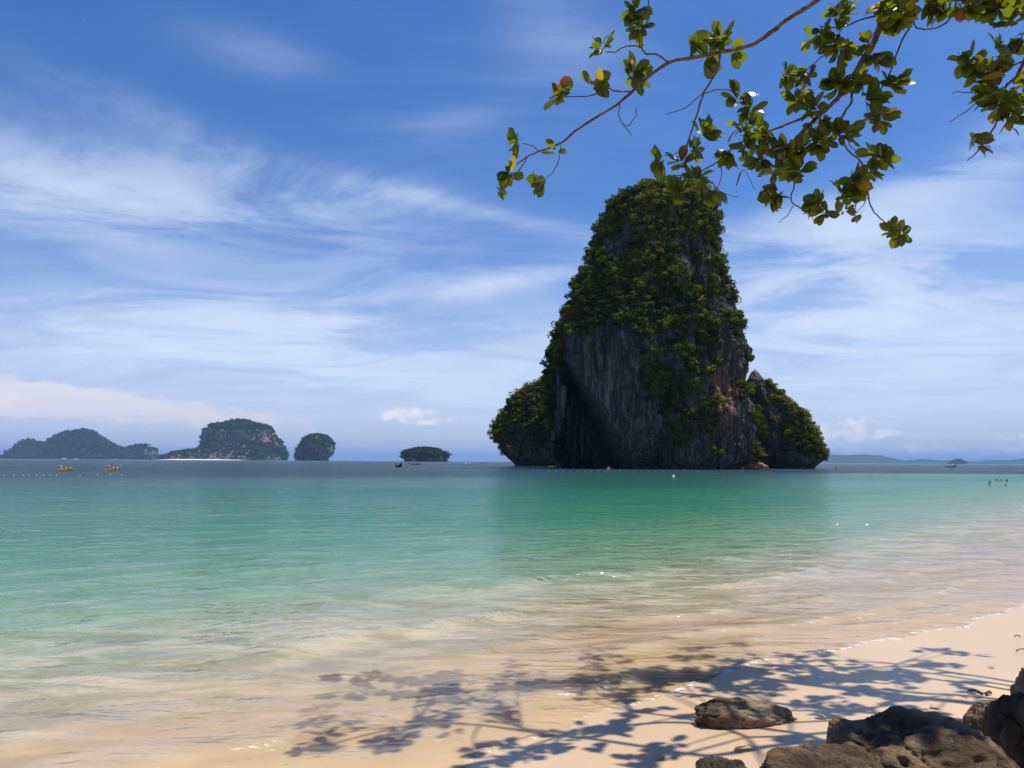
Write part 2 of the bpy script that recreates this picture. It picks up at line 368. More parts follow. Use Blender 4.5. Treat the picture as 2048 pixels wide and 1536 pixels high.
# ------------------------------------------------------------------ shore and seabed
SN = (0.656, -0.754)                               # inland normal of the shoreline
DD = np.array([0, 1.5, 4, 8, 14, 20, 45, 80, 130, 220, 500, 1500, 1e6])
DZ = np.array([0, .08, .30, .70, 1.2, 1.7, 3.0, 5.0, 8.0, 12., 18., 26., 28.])
def shore_s(x, y):
    x = np.asarray(x, float); y = np.asarray(y, float)
    al = x * 0.754 + y * 0.656
    s = (x + 1.0) * SN[0] + (y - 6.4) * SN[1] - 1.0 * sstep(8, 15, al)
    near = np.exp(-(s / 10.0) ** 2)
    return s + near * (0.55 * perlin(al / 3.1, s / 9.0, 4.2) + 0.30 * perlin(al / 1.1, s / 3.0, 9.2)), al
def sand_z(x, y):
    x = np.asarray(x, float); y = np.asarray(y, float)
    s, al = shore_s(x, y)
    up = np.where(s < 3, 0.075 * s, np.where(s < 12, 0.225 + 0.13 * (s - 3), 1.395 + 0.9 * (1 - np.exp(-(s - 12) / 30))))
    d = np.maximum(-s, 0)
    # a sand flat runs out towards the rock on the right and ends in a drop-off
    bear = x / np.maximum(y, 1.0)
    flat = 1 - 0.40 * sstep(0.30, 0.60, bear) * sstep(15, 60, y)
    dep = np.interp(d * flat, DD, DZ) + 7.0 * sstep(182, 205, y + 8 * perlin(x / 40, y / 40, 2.0)) * sstep(20, 70, x)
    und = 0.018 * fbm(x / 0.9, y / 0.9, 1.0, 3) * np.clip(1 - np.abs(s) / 25, 0, 1)
    return np.where(s >= 0, up, -dep) + und
def ground(px, py):
    d = ray(px, py); z = 0.3
    for _ in range(12):
        tt = (z - EYE.z) / d.z; q = EYE + d * tt
        z = 0.5 * z + 0.5 * float(max(sand_z(q.x, q.y), 0.0))
    return Vector((q.x, q.y, max(float(sand_z(q.x, q.y)), 0.0)))

def graded(near, step, growth, mid, growth2, far):
    a = list(np.arange(0, near, step)); st = step
    while a[-1] < mid: st *= growth; a.append(a[-1] + st)
    while a[-1] < far: st *= growth2; a.append(a[-1] + st)
    return np.array(a)
h = graded(8.0, 0.08, 1.035, 260, 1.30, 90000); XS = np.concatenate([-h[:0:-1], h]) + 0.5
hy = graded(9.0, 0.055, 1.018, 420, 1.30, 90000)
YS = np.concatenate([[-90000, -20000, -4000, -800, -150, -40, -10, -2, 1.5, 3.5], 4.6 + hy])
gx, gy = np.meshgrid(XS, YS)
s, al = shore_s(gx, gy); sz = sand_z(gx, gy)
d = np.maximum(-s, 0)
amp = sstep(0.0, 6.0, d) * np.clip(1.2 - np.hypot(gx, gy) / 170, 0, 1)
wav = 0.05 * fbm(s / 1.3 + 0.4 * perlin(al / 3, s / 3), al / 3.6, 0.7, 3) + 0.07 * perlin(s / 4.5, al / 11.0, 2.2) * sstep(4, 20, d)
z = wav * amp
foam = np.zeros_like(s)
for s0, am, wd, fo in ((-0.35, .028, .20, .7), (-1.25, .045, .28, .7), (-2.5, .062, .36, .6), (-4.3, .075, .5, .3), (-6.8, .085, .7, .0)):
    sw = s - s0 + 0.45 * perlin(al / 2.3, s0 * 3.1, 5.5) + 0.2 * perlin(al / 0.8, s0 * 1.7, 8.5)
    br = sstep(-0.05, 0.32, perlin(al / 2.9, s0 * 2.3, 1.5) + 0.12)
    ridge = np.where(sw > 0, np.exp(-(sw / (wd * .55)) ** 2), np.exp(-(sw / (wd * 1.6)) ** 2))
    z += am * ridge * br
    foam += fo * br * np.exp(-((sw - wd * .25) / (wd * .55)) ** 2) * (0.55 + 0.9 * fbm(al / .25, s / .12, 3.0, 3))
z = z + 0.02 * np.exp(-((s + 0.2) / 0.8) ** 2)
depth = np.maximum(z - sz, 0)
foam += 0.8 * np.exp(-((depth - 0.004) / 0.006) ** 2) * sstep(-0.55, 0.2, perlin(al / 0.9, s / 2, 7.7) + 0.1) * (np.abs(s) < 3)
fc = grid_faces(len(YS), len(XS)); vz = (sz - z).ravel()
keep = (vz[fc].min(axis=1) < 0.06)
me = mesh_np('sea', np.stack([gx, gy, z], -1).reshape(-1, 3), fc[keep], {'depth': depth, 'foam': np.clip(foam, 0, 1.5)}, True)
tag(link('sea', me, M['water']), 'clear turquoise sea shading to slate blue at the horizon', kind='structure')

hb = graded(9.0, 0.07, 1.05, 420, 1.4, 430); BX = np.concatenate([-hb[:0:-1], hb]) + 1.5
BY = np.concatenate([-graded(1, .4, 1.12, 300, 1.4, 310)[:0:-1] + 3.0, 3.0 + graded(11.0, 0.06, 1.05, 420, 1.4, 430)])
bx, by = np.meshgrid(BX, BY)
me = mesh_np('beach', np.stack([bx, by, sand_z(bx, by)], -1).reshape(-1, 3), grid_faces(len(BY), len(BX)), None, True)
tag(link('beach', me, M['sand']), 'pale peach sand beach sloping into the sea', kind='structure')

# ------------------------------------------------------------------ limestone islands
def leaf_clump(n, seed, size=(0.20, 0.36)):        # unit-radius bush: leafy quads over several lumps
    r = np.random.default_rng(seed); nb = 7
    bc = r.normal(size=(nb, 3)) * [0.45, 0.45, 0.30]; bc[0] = 0; br = r.uniform(0.38, 0.62, nb)
    k = r.integers(0, nb, n); dv = r.normal(size=(n, 3)); dv[:, 2] += 0.35; dv /= np.linalg.norm(dv, axis=1)[:, None]
    c = bc[k] + dv * (br[k] * r.uniform(0.75, 1.08, n))[:, None]
    nm = dv * 0.9 + r.normal(size=(n, 3)) * 0.45 + [0, 0, 0.25]; nm /= np.linalg.norm(nm, axis=1)[:, None]
    a = np.cross(nm, r.normal(size=(n, 3))); a /= np.linalg.norm(a, axis=1)[:, None]; b = np.cross(nm, a)
    sz = r.uniform(*size, n)[:, None]; w = sz * r.uniform(0.5, 0.8, n)[:, None]
    v = np.stack([c - a * sz, c + b * w, c + a * sz, c - b * w], 1).reshape(-1, 3)
    return v, np.repeat(k / nb, 4)
CL_HI = [leaf_clump(210, 50 + i, (0.13, 0.24)) for i in range(7)]
CL_LO = [leaf_clump(46, 90 + i, (0.28, 0.46)) for i in range(6)]
def scatter_mesh(name, pos, rad, tint, templates, flat=0.85):
    V = []; T = []
    for i in range(len(pos)):
        v, k = templates[i % len(templates)]
        q = RNG.uniform(0, 2 * np.pi); c, s_ = np.cos(q), np.sin(q)
        m = np.array([[c, -s_, 0], [s_, c, 0], [0, 0, flat * RNG.uniform(0.8, 1.2)]])
        V.append(v @ m.T * rad[i] + pos[i]); T.append(np.clip(tint[i] + (k - 0.5) * 0.22 + RNG.normal() * 0.02, 0, 1))
    V = np.concatenate(V); T = np.concatenate(T)
    return mesh_np(name, V, np.arange(len(V)).reshape(-1, 4), {'tint': T})

def prof(pts, Y):
    q = sorted([(p.z, p.x) for p in (at(a, b, Y) for a, b in pts)])
    return np.array([a for a, _ in q]), np.array([b for _, b in q])
def karst(Lp, Rp, Yc, ratio, nseg, nh, amp, scale, seed, post=None, p=0.8, under=4.2, flute=1.0):
    zl, xl = prof(Lp, Yc); zr, xr = prof(Rp, Yc); top = max(zl[-1], zr[-1]) - 0.02
    zz = np.linspace(-2.5, top, nh); zz[-12:] = top - (top - zz[-12]) * np.linspace(1, 0, 12) ** 1.8
    L_ = np.interp(zz, zl, xl); R_ = np.interp(zz, zr, xr)
    c = (L_ + R_) / 2; a = np.maximum((R_ - L_) / 2, 0.05)
    tt = np.linspace(0, 2 * np.pi, nseg, endpoint=False)
    ct, st = np.cos(tt), np.sin(tt)
    ex = np.sign(ct) * np.abs(ct) ** p; ey = np.sign(st) * np.abs(st) ** p
    X = c[:, None] + a[:, None] * ex; Y = Yc + ratio * a[:, None] * ey; Z = np.repeat(zz[:, None], nseg, 1)
    k = scale
    big = fbm(X / (16 * k), Y / (16 * k), Z / (22 * k) + seed, 3)
    led = fbm(X / (6 * k) + 5, Y / (6 * k), Z / (4.5 * k) + seed, 3)
    warp_ = 0.6 * perlin(X / (9 * k), Y / (9 * k), Z / (9 * k) + seed)
    fl = 1 - 2 * np.abs(perlin(X / (2.6 * k) + warp_, Y / (2.6 * k), Z / (20 * k) + seed))
    fl2 = 1 - 2 * np.abs(perlin(X / (1.1 * k) + warp_, Y / (1.1 * k), Z / (10 * k) + seed * 2))
    fin = fbm(X / (0.9 * k), Y / (0.9 * k), Z / (1.2 * k) + seed, 2)
    dsp = amp * k * (3.2 * big + 1.5 * led + flute * (1.5 * fl + 0.7 * fl2) + 0.55 * fin)
    taper = np.clip((top - Z) / (6 * k), 0.05, 1)
    sm = np.ones_like(X)
    if post is not None: sm, dxp, dyp = post(X, Y, Z, st)
    else: dxp = dyp = 0
    dsp = dsp * taper * sm
    # wave-cut notch at the waterline
    notch = -under * k * np.exp(-((Z - 0.2 * k) / (2.3 * k)) ** 2)
    X = X + (dsp + notch) * ct * 0.75 + dxp; Y = Y + (dsp + notch) * st + dyp
    V = np.stack([X, Y, Z], -1)
    return V, grid_faces(nh, nseg, True)
def normals_of(V):
    du = np.roll(V, -1, 1) - np.roll(V, 1, 1); dv = np.gradient(V, axis=0)
    n = np.cross(du, dv); n /= np.linalg.norm(n, axis=2)[..., None] + 1e-9; return n
def pixels(P):                                     # photo pixel of each world point
    Mx = np.array(CAMROT.transposed()); l = (P - np.array(EYE)) @ Mx.T
    return CX + F * l[..., 0] / -l[..., 2], CY - F * l[..., 1] / -l[..., 2]
def scrub(name, V, dens, count, rmin, rmax, templates, m, parent, tint0=0.5, lift=0.35, minz=2.0):
    N = normals_of(V); P = V.reshape(-1, 3); N = N.reshape(-1, 3)
    ar = np.linalg.norm(np.cross(np.roll(V, -1, 1) - V, np.gradient(V, axis=0)), axis=2).ravel()
    w = dens.ravel() * ar * (P[:, 2] > minz); w = np.maximum(w, 0); w /= w.sum()
    idx = RNG.choice(len(P), size=count, p=w)
    rr = rmin + (rmax - rmin) * RNG.random(count) ** 2.2
    pos = P[idx] + N[idx] * (rr * lift)[:, None] + np.array([0, 0, 0.2]) * rr[:, None]
    q = P[idx]; tn = np.clip(tint0 + 0.6 * fbm(q[:, 0] / 14, q[:, 1] / 14, q[:, 2] / 14, 3) + RNG.normal(size=count) * 0.14, 0.02, 0.97)
    o = link(name, scatter_mesh(name, pos, rr, tn, templates), m, parent); o['kind'] = 'stuff'
    return o

# growth on the tower's face, rows 20 photo pixels apart from y=360, columns from x=1090
VEG = """000000000999999000000
000000099999999990000
000000999999999999000
000009999999999999000
000009999999999999500
000009987789988886300
000097422368885335200
000086433699984336100
000885588888882245110
000777999999995227410
000999999999999326310
009999999999999535636
009999999999999996437
009999999999966663238
099999999999888876177
097777666666699997144
991111113333355888120
991116213444489331110
998000023367888720010
990000000885779630010
990000000099999550010
990000000099999662010
990000000009999550001
990000000000999653001
980000000000999770001
980000000000999875001
000000000000099555201
000000000000044366021
000000000000000000001"""
VG = np.array([[int(c) for c in r] for r in VEG.split('\n')], float) / 9
def veg_at(px, py):
    u = np.clip((px - 1090) / 20, 0, 19.99); v = np.clip((py - 360) / 20, 0, 27.99)
    i = v.astype(int); j = u.astype(int); fu, fv = u - j, v - i
    return VG[i, j] * (1 - fu) * (1 - fv) + VG[i, j + 1] * fu * (1 - fv) + VG[i + 1, j] * (1 - fu) * fv + VG[i + 1, j + 1] * fu * fv

isl = empty('limestone_island', (70, 300, 0))
tag(isl, 'towering limestone rock island draped in green scrub, standing in the shallows', 'rock island')
def under(o, parent): o.parent = parent; o.matrix_parent_inverse = Matrix.Translation(parent.location).inverted(); return o
TY = 300.0
TL = [(1340, 376), (1318, 379), (1292, 387), (1260, 401), (1230, 416), (1216, 436), (1206, 478), (1192, 513), (1177, 548), (1160, 582), (1152, 612), (1136, 642), (1121, 682), (1113, 720), (1113, 760), (1116, 820), (1114, 900), (1112, 960)]
TR = [(1340, 376), (1372, 379), (1394, 389), (1408, 406), (1413, 432), (1416, 460), (1422, 510), (1434, 540), (1438, 575), (1447, 592), (1453, 620), (1465, 660), (1471, 690), (1484, 712), (1476, 728), (1479, 742), (1472, 770), (1481, 800), (1490, 830), (1494, 880), (1492, 920), (1492, 960)]
def tower_post(X, Y, Z, st):
    P = np.stack([X, np.full_like(X, TY), Z], -1); px, py = pixels(P)
    front = sstep(0.05, -0.25, st)
    lft = np.interp(py, [725, 760, 800, 860, 945], [1132, 1122, 1124, 1118, 1104]); rgt = np.interp(py, [725, 760, 800, 850, 900, 945], [1128, 1146, 1168, 1198, 1228, 1252])
    jit = 3.0 * perlin(X / 2.2, Z / 8, 3.0)
    cave = sstep(0, 5, px - lft + jit) * sstep(0, 4, rgt - px + jit * .4) * sstep(720, 735, py) * front
    panel = sstep(1135, 1150, px) * sstep(1325, 1300, px) * sstep(700, 760, py) * front      # smooth overhanging wall right of the cave
    lean = sstep(27.0, 0.0, Z) * sstep(1100, 1130, px) * sstep(1330, 1290, px) * front
    gul = np.exp(-((px - 1362 - 0.04 * (py - 560)) / 8.0) ** 2) * sstep(470, 520, py) * sstep(760, 640, py) * front
    nook = np.exp(-((px - 1300) / 15.0) ** 2) * sstep(870, 905, py) * front * 0.9
    ribs = panel * (0.5 * perlin(px / 7.0 - py / 40.0, py / 160.0, 6.0)) * 1.2
    dy = 46 * cave + 9 * lean ** 1.5 + 3.5 * gul + 4 * nook + ribs
    return (1 - 0.55 * panel) * (1 - 0.3 * cave), 0, dy
V, Fc = karst(TL, TR, TY, 0.9, 620, 430, 1.0, 1.0, 3.1, tower_post)
px, py = pixels(V)
och = np.zeros_like(px)
for a, b, w, h_, k in ((1432, 790, 9, 45, 1), (1462, 785, 14, 26, 1), (1392, 822, 8, 16, 1), (1408, 838, 16, 8, .9), (1447, 720, 8, 28, .55), (1458, 820, 6, 40, .8), (1433, 822, 8, 20, 1), (1360, 860, 10, 10, .3)):
    och += k * np.exp(-((px - a) / w) ** 2 - ((py - b) / h_) ** 2)
me = mesh_np('tower', V.reshape(-1, 3), Fc, {'ochre': np.clip(och * 1.2, 0, 1)}, True)
tower = under(link('tower', me, M['lime']), isl)
frontness = V[..., 1] < TY + 6
low = 0.30 * sstep(1235, 1270, px) * sstep(680, 730, py) * sstep(912, 890, py) * sstep(-0.02, 0.22, fbm(px / 26, py / 60, 4.4, 3))   # tufts down the lower face
dn = np.where(frontness, veg_at(px, py), 0.35) ** 1.9 + np.where(frontness, low, 0)
N = normals_of(V)
dn = dn * (0.35 + 0.65 * sstep(-0.25, 0.3, fbm(V[..., 0] / 5, V[..., 1] / 5, V[..., 2] / 5, 3))) * np.where(V[..., 1] > TY + 20, 0.3, 1.0) * np.where(np.abs(N[..., 2]) > -1, 1, 0)
dn = dn * sstep(-0.55, 0.0, N[..., 2])
scrub('vegetation', V, dn, 3200, 0.7, 3.1, CL_HI, M['scrub'], tower, 0.52)

SY = 400.0
SL = [(1100, 762), (1084, 768), (1066, 778), (1044, 795), (1026, 811), (1018, 822), (1012, 842), (1001, 852), (998, 872), (1007, 886), (1014, 905), (1024, 922), (1026, 960)]
SR = [(1100, 762), (1125, 768), (1150, 790), (1175, 830), (1190, 960)]
V, Fc = karst(SL, SR, SY, 0.75, 300, 190, 0.8, 1.1, 8.4)
me = mesh_np('shoulder', V.reshape(-1, 3), Fc, {'ochre': np.zeros(V.shape[:2])}, True)
shoulder = under(link('shoulder', me, M['lime']), isl)
N = normals_of(V); px, py = pixels(V)
dn = sstep(-0.6, 0.1, N[..., 2]) * sstep(912, 893, py) * np.where(V[..., 1] > SY + 8, 0.25, 1) * (0.5 + 0.5 * sstep(-0.2, 0.2, fbm(V[..., 0] / 6, V[..., 1] / 6, V[..., 2] / 6, 2)))
scrub('vegetation', V, dn, 1050, 1.1, 3.2, CL_HI, M['scrub'], shoulder, 0.50, 0.35, 4.0)

PY_ = 335.0
PL = [(1510, 738), (1504, 745), (1502, 765), (1500, 800), (1500, 840), (1500, 880), (1497, 960)]
PR = [(1510, 738), (1516, 748), (1523, 764), (1534, 774), (1556, 797), (1576, 815), (1597, 832), (1615, 862), (1629, 885), (1636, 905), (1633, 930), (1631, 960)]
def pin_post(X, Y, Z, st):
    P = np.stack([X, np.full_like(X, PY_), Z], -1); px, py = pixels(P); front = sstep(0.05, -0.25, st)
    cleft = sstep(1492, 1500, px) * sstep(0, 8, np.interp(py, [740, 880, 940], [1512, 1532, 1562]) - px) * sstep(760, 800, py) * front
    return np.ones_like(X), 0, 10 * cleft + 4 * sstep(20, 0, Z) * front * sstep(1580, 1540, px)
V, Fc = karst(PL, PR, PY_, 0.8, 340, 240, 0.75, 0.9, 5.7, pin_post)
me = mesh_np('pinnacle', V.reshape(-1, 3), Fc, {'ochre': np.zeros(V.shape[:2])}, True)
pinnacle = under(link('pinnacle', me, M['lime']), isl)
N = normals_of(V); px, py = pixels(V)
edge = np.interp(py, [740, 775, 815, 862, 905, 930], [1508, 1534, 1576, 1615, 1636, 1633])
dn = np.exp(-np.maximum(edge - px, 0) / 26) * sstep(1526, 1544, px) * sstep(925, 905, py)
for a, b, w, h_ in ((1571, 896, 14, 12), (1562, 858, 8, 8), (1545, 800, 14, 10), (1600, 880, 14, 14)): dn = dn + 0.7 * np.exp(-((px - a) / w) ** 2 - ((py - b) / h_) ** 2)
dn = np.where(V[..., 1] > PY_ + 12, 0.12, dn) * sstep(-0.6, 0, N[..., 2])
scrub('vegetation', V, dn, 620, 0.8, 2.5, CL_HI, M['scrub'], pinnacle, 0.62, 0.35, 2.5)
# the slim needle between tower and pinnacle and stalactites hanging at the cave mouth
def spike(name, top, length, r, m, parent, seed):
    rr = random.Random(seed); pts = []; rd = []
    for k in range(9):
        f = k / 8; pts.append(top + Vector((rr.uniform(-.15, .15) * r, rr.uniform(-.15, .15) * r, -length * f))); rd.append(r * (1 - f) ** 0.7 * rr.uniform(.8, 1.15) + 0.06)
    return under(link(name, tube_mesh(name, pts, rd, 9), m), parent)
spike('needle', at(1487, 742, 318), 14, 1.5, M['lime'], isl, 3)
for i, (a, b, Y, ln, r) in enumerate(((1126, 770, 281, 13, 1.5), (1121, 800, 283, 12, 1.3), (1138, 815, 296, 17, 1.3), (1150, 835, 300, 15, 1.2), (1164, 850, 304, 14, 1.1), (1176, 868, 306, 11, 1.0), (1116, 830, 286, 9, 1.1), (1020, 893, 374, 5, 1.2), (1016, 890, 376, 7, 1.0))):
    sp_ = spike('stalactite', at(a, b, Y), ln, r, M['lime'], tower if i < 7 else shoulder, i + 10)

# ------------------------------------------------------------------ islands across the bay
def far_island(name, label, Lp, Rp, Y, ratio, k, seed, veg, count, rad, extra=None, rock_dark=True, amp=0.8, p=0.85, lobes=()):
    root = empty(name, at((Lp[-1][0] + Rp[-1][0]) / 2, 920, Y)); root.location.z = 0
    tag(root, label, 'island')
    V, Fc = karst(Lp, Rp, Y, ratio, 150, 80, amp, k, seed, None, p, 0.7)
    px, py = pixels(V)
    och = np.zeros_like(px)
    for a, b, w, h_, q in (extra or ()): och += q * np.exp(-((px - a) / w) ** 2 - ((py - b) / h_) ** 2)
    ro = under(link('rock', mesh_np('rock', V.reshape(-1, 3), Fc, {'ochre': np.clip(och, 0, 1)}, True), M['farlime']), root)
    N = normals_of(V); dn = veg(px, py, N[..., 2]) * np.where(V[..., 1] > Y + ratio * 20 * k, 0.1, 1)
    q = scrub('vegetation', V, np.maximum(dn, 0.001), count, rad[0], rad[1], CL_LO, M['wood'], ro, 0.5, 0.3, 0.5)
    q.parent = root; q.matrix_parent_inverse = Matrix.Translation(root.location).inverted()
    for i, (L2, R2, Y2, nm, cnt, vd) in enumerate(lobes):
        V, Fc = karst(L2, R2, Y2, ratio, 110, 60, amp, k, seed + 3.3 * (i + 1), None, p, 0.7)
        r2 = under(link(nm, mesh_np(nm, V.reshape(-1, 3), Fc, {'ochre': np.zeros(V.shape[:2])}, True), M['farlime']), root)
        q = scrub('vegetation', V, np.full(V.shape[:2], vd) + sstep(0.3, 0.8, normals_of(V)[..., 2]), cnt, rad[0], rad[1], CL_LO, M['wood'], r2, 0.5, 0.3, 0.5)
    return root
allveg = lambda px, py, nz: np.ones_like(px)
w1 = far_island('wooded_island', 'long wooded island with a thin rock finger at the far left', [(170, 861), (150, 866), (130, 868), (118, 874), (100, 885), (85, 895), (60, 905), (30, 914), (4, 917), (4, 924)],
           [(170, 861), (178, 863), (186, 865), (193, 875), (205, 882), (222, 893), (240, 901), (250, 912), (253, 917), (253, 924)], 8400, 0.5, 18, 1.7, allveg, 2600, (14, 32), None, True, 0.55, 0.85, [([(50, 880), (45, 882), (40, 890), (34, 900), (20, 908), (14, 917), (14, 924)], [(50, 880), (60, 884), (80, 888), (105, 900), (125, 924)], 8600, 'knoll', 500, 1.0)])
f_ = spike('rock_finger', at(31, 892, 8300), 60, 12, M['farlime'], w1, 71); f_.name = 'rock_finger'
far_island('rock_islet', 'bare triple-domed rock bluff right of the wooded island with the finger', [(272, 891), (262, 895), (252, 900), (250, 910), (249, 924)], [(272, 891), (285, 893), (300, 893), (308, 900), (311, 912), (311, 924)], 8000, 0.6, 16, 4.9,
           lambda px, py, nz: 0.15 + sstep(0.3, 0.8, nz), 140, (12, 24), None, True, 0.6, 0.6)
p1 = far_island('cliff_island', 'large flat-topped cliff island behind a white beach', [(478, 841), (465, 842), (450, 848), (438, 856), (418, 853), (412, 862), (410, 875), (409, 888), (408, 900), (407, 924)],
           [(478, 841), (495, 844), (510, 849), (530, 853), (543, 862), (545, 876), (556, 884), (563, 900), (566, 912), (567, 924)], 6000, 0.5, 14, 2.3,
           lambda px, py, nz: sstep(876, 900, py - 0.16 * np.abs(px - 470)) * 1.5 + 0.5 * sstep(862, 848, py) + 0.25 * sstep(0.2, 0.7, nz) + 0.1, 2600, (8, 19), ((524, 882, 7, 9, .5), (536, 876, 5, 8, .5), (540, 893, 10, 4, .6), (515, 888, 8, 5, .4)), True, 0.6, 0.65, [([(468, 882), (450, 888), (410, 896), (380, 903), (350, 907), (335, 914), (326, 917), (326, 924)], [(468, 882), (485, 888), (510, 897), (535, 906), (560, 915), (562, 924)], 5850, 'apron', 1300, 1.0)])
far_island('dome_island', 'steep domed rock island between the cliff island and the small islet', [(636, 870), (622, 872), (612, 877), (606, 886), (599, 900), (596, 910), (596, 924)], [(636, 870), (650, 873), (660, 882), (664, 893), (665, 903), (658, 916), (655, 924)], 5200, 0.7, 12, 6.1,
           lambda px, py, nz: 0.25 + sstep(0.1, 0.6, nz) + 0.5 * sstep(640, 610, px), 900, (7, 15))
far_island('wooded_islet', 'low round islet covered in trees beside the moored longtail boats', [(850, 899), (835, 900), (822, 902), (812, 906), (808, 913), (809, 919), (809, 926)], [(850, 899), (868, 901), (880, 906), (890, 909), (894, 915), (893, 926)], 2500, 0.6, 4.4, 7.7,
           lambda px, py, nz: sstep(917, 910, py) + 0.05, 900, (3.5, 10), None, True, 0.4)
far_island('dome_islet', 'small dark domed islet before the blue hills on the right', [(1915, 921), (1908, 924), (1899, 928), (1897, 932)], [(1915, 921), (1922, 923), (1929, 927), (1930, 932)], 10400, 0.7, 10, 2.9, allveg, 200, (14, 26), None, True, 0.3)
# white beach at the foot of the cliff island, a low strip
bp = [at(318, 917.5, 5520), at(350, 917.0, 5440), at(420, 917.6, 5440), at(486, 918.6, 5500)]
vs = []
for i, q in enumerate(bp):
    hh = (1.2, 4.5, 4.5, 1.5)[i]
    vs += [(q.x, q.y - 60, -1.0), (q.x, q.y, hh), (q.x, q.y + 80, hh + 0.5), (q.x, q.y + 240, -1.0)]
me = mesh_np('far_beach', vs, grid_faces(4, 4), None)
tag(link('far_beach', me, simple('white_sand', (0.80, 0.76, 0.68), 0.9, 0.08, 0.05)), 'thin white beach below the cliff island', kind='structure')
# blue hills on the far shore
def hills(name, ridge, Y, label, depth=1500):
    xs = np.linspace(ridge[0][0], ridge[-1][0], 420)
    py = np.interp(xs, [a for a, _ in ridge], [b for _, b in ridge]) + 0.5 * fbm(xs / 9, 0.3, 1.1, 3)
    crest = np.array([tuple(at(a, b, Y)) for a, b in zip(xs, py)])
    rows = []
    for f in np.linspace(-1, 1, 15):
        prf = max(0.0, 1 - abs(f) ** 1.3); q = crest.copy(); q[:, 1] += f * depth
        q[:, 2] = np.maximum(crest[:, 2], 0) * prf * (1 + 0.25 * (abs(f) < 0.95) * (abs(f) > 0.05) * fbm(crest[:, 0] / 700, q[:, 1] / 700, 2.0, 3)) - 3
        rows.append(q)
    me = mesh_np(name, np.concatenate(rows), grid_faces(15, len(xs)), None, True)
    return tag(link(name, me, HILLM), label, kind='structure')
HILLM = simple('hill_forest', (0.03, 0.05, 0.03), 0.95, 0.4, 0.004, 0.05)
hills('hills', [(1560, 926), (1600, 915), (1640, 909), (1665, 908.5), (1690, 910), (1730, 908.5), (1755, 911), (1775, 916), (1800, 922), (1815, 922.5), (1845, 917.5), (1870, 921), (1895, 920), (1905, 919), (1925, 922), (1945, 924), (1965, 923), (1975, 927), (1985, 926), (2000, 920), (2020, 921), (2048, 916), (2090, 914), (2150, 922), (2200, 928)], 18000, 'blue wooded hills along the far right shore', 1500)
hills('far_hills', [(1935, 929), (1955, 922), (1968, 919), (1975, 919), (1990, 922), (2010, 928), (2030, 930)], 34000, 'pale peak behind the blue hills', 1500)

# ------------------------------------------------------------------ haze over the bay
bm = bmesh.new(); bmesh.ops.create_cube(bm, size=1.0)
me = bpy.data.meshes.new('haze'); bm.to_mesh(me); bm.free()
hm = bpy.data.materials.new('haze_air'); hm.use_nodes = True; t = NT(hm.node_tree); t.n.clear()
o_ = t.new('ShaderNodeOutputMaterial'); pv = t.new('ShaderNodeVolumePrincipled')
pv.inputs['Color'].default_value = (0.36, 0.60, 1.0, 1); pv.inputs['Density'].default_value = 0.000035; pv.inputs['Anisotropy'].default_value = 0.0
t.l.new(pv.outputs[0], o_.inputs['Volume'])
hz = link('haze', me, hm); hz.scale = (196000, 196000, 760); hz.location = (0, 0, 760 / 2 - 32)
tag(hz, 'thin bluish sea haze over the bay', kind='stuff')
# ------------------------------------------------------------------ foot of the cliff: boulder, log, small tree
def boulder_mesh(name, dims, seed, sub=5, rough=0.22, pits=0.05, flat=0.0, squar=0.9):
    bm = bmesh.new(); bmesh.ops.create_icosphere(bm, subdivisions=sub, radius=1.0)
    P = np.array([v.co[:] for v in bm.verts]); U = P.copy()
    Q = np.sign(P) * np.abs(P) ** squar
    n = fbm(U[:, 0] * 0.9 + seed, U[:, 1] * 0.9, U[:, 2] * 0.9, 4, 0.5)
    rdg = 1 - 2 * np.abs(fbm(U[:, 0] * 1.6 + seed * 2, U[:, 1] * 1.6, U[:, 2] * 1.6, 3))
    fi = fbm(U[:, 0] * 6 + seed, U[:, 1] * 6, U[:, 2] * 6, 4, 0.55)
    pt = sstep(0.22, 0.42, perlin(U[:, 0] * 5 + seed, U[:, 1] * 5, U[:, 2] * 5))
    pt2 = sstep(0.15, 0.40, perlin(U[:, 0] * 11 + seed, U[:, 1] * 11, U[:, 2] * 11)); crk = np.exp(-(perlin(U[:, 0] * 1.8 + seed * 3, U[:, 1] * 1.8, U[:, 2] * 1.8) / 0.05) ** 2)
    k = 1 + rough * 1.7 * n + rough * 0.35 * rdg + 0.28 * rough * fi - 0.7 * pits * pt - 0.3 * pits * pt2 - 0.05 * crk
    P = Q * k[:, None]; lo, hi = P.min(0), P.max(0)
    P = (P - (lo + hi) / 2) / (hi - lo) * np.array(dims)
    for v, p in zip(bm.verts, P): v.co = p
    me = bpy.data.meshes.new(name); bm.to_mesh(me); bm.free()
    me.polygons.foreach_set('use_smooth', [True] * len(me.polygons)); return me
b0 = link('waterline_boulder', boulder_mesh('waterline_boulder', (8.2, 6, 4.6), 31.0, 5, 0.3, 0.08), M['boulder_red'], None, at(1515, 938, 276)); b0.location.z = 0.7
tag(b0, 'reddish boulder at the waterline under the small leafy tree', 'boulder')
b1 = link('log', tube_mesh('log', [at(1469, 938.5, 282) + Vector((0, 0, 0.55)), at(1480, 938.6, 281) + Vector((0, 0, .5)), at(1492, 938.8, 281) + Vector((0, 0, .35)), at(1502, 939, 282)], [.75, .62, .5, .3], 10), simple('pale_wood', (0.62, 0.52, 0.40), 0.8, 0.2, 1.5))
tag(b1, 'pale log lying in the water left of the reddish boulder', 'log')
st_ = empty('small_tree', at(1510, 932, 277)); st_.location.z = 1.6
tag(st_, 'bright green small tree growing above the reddish boulder', 'tree')
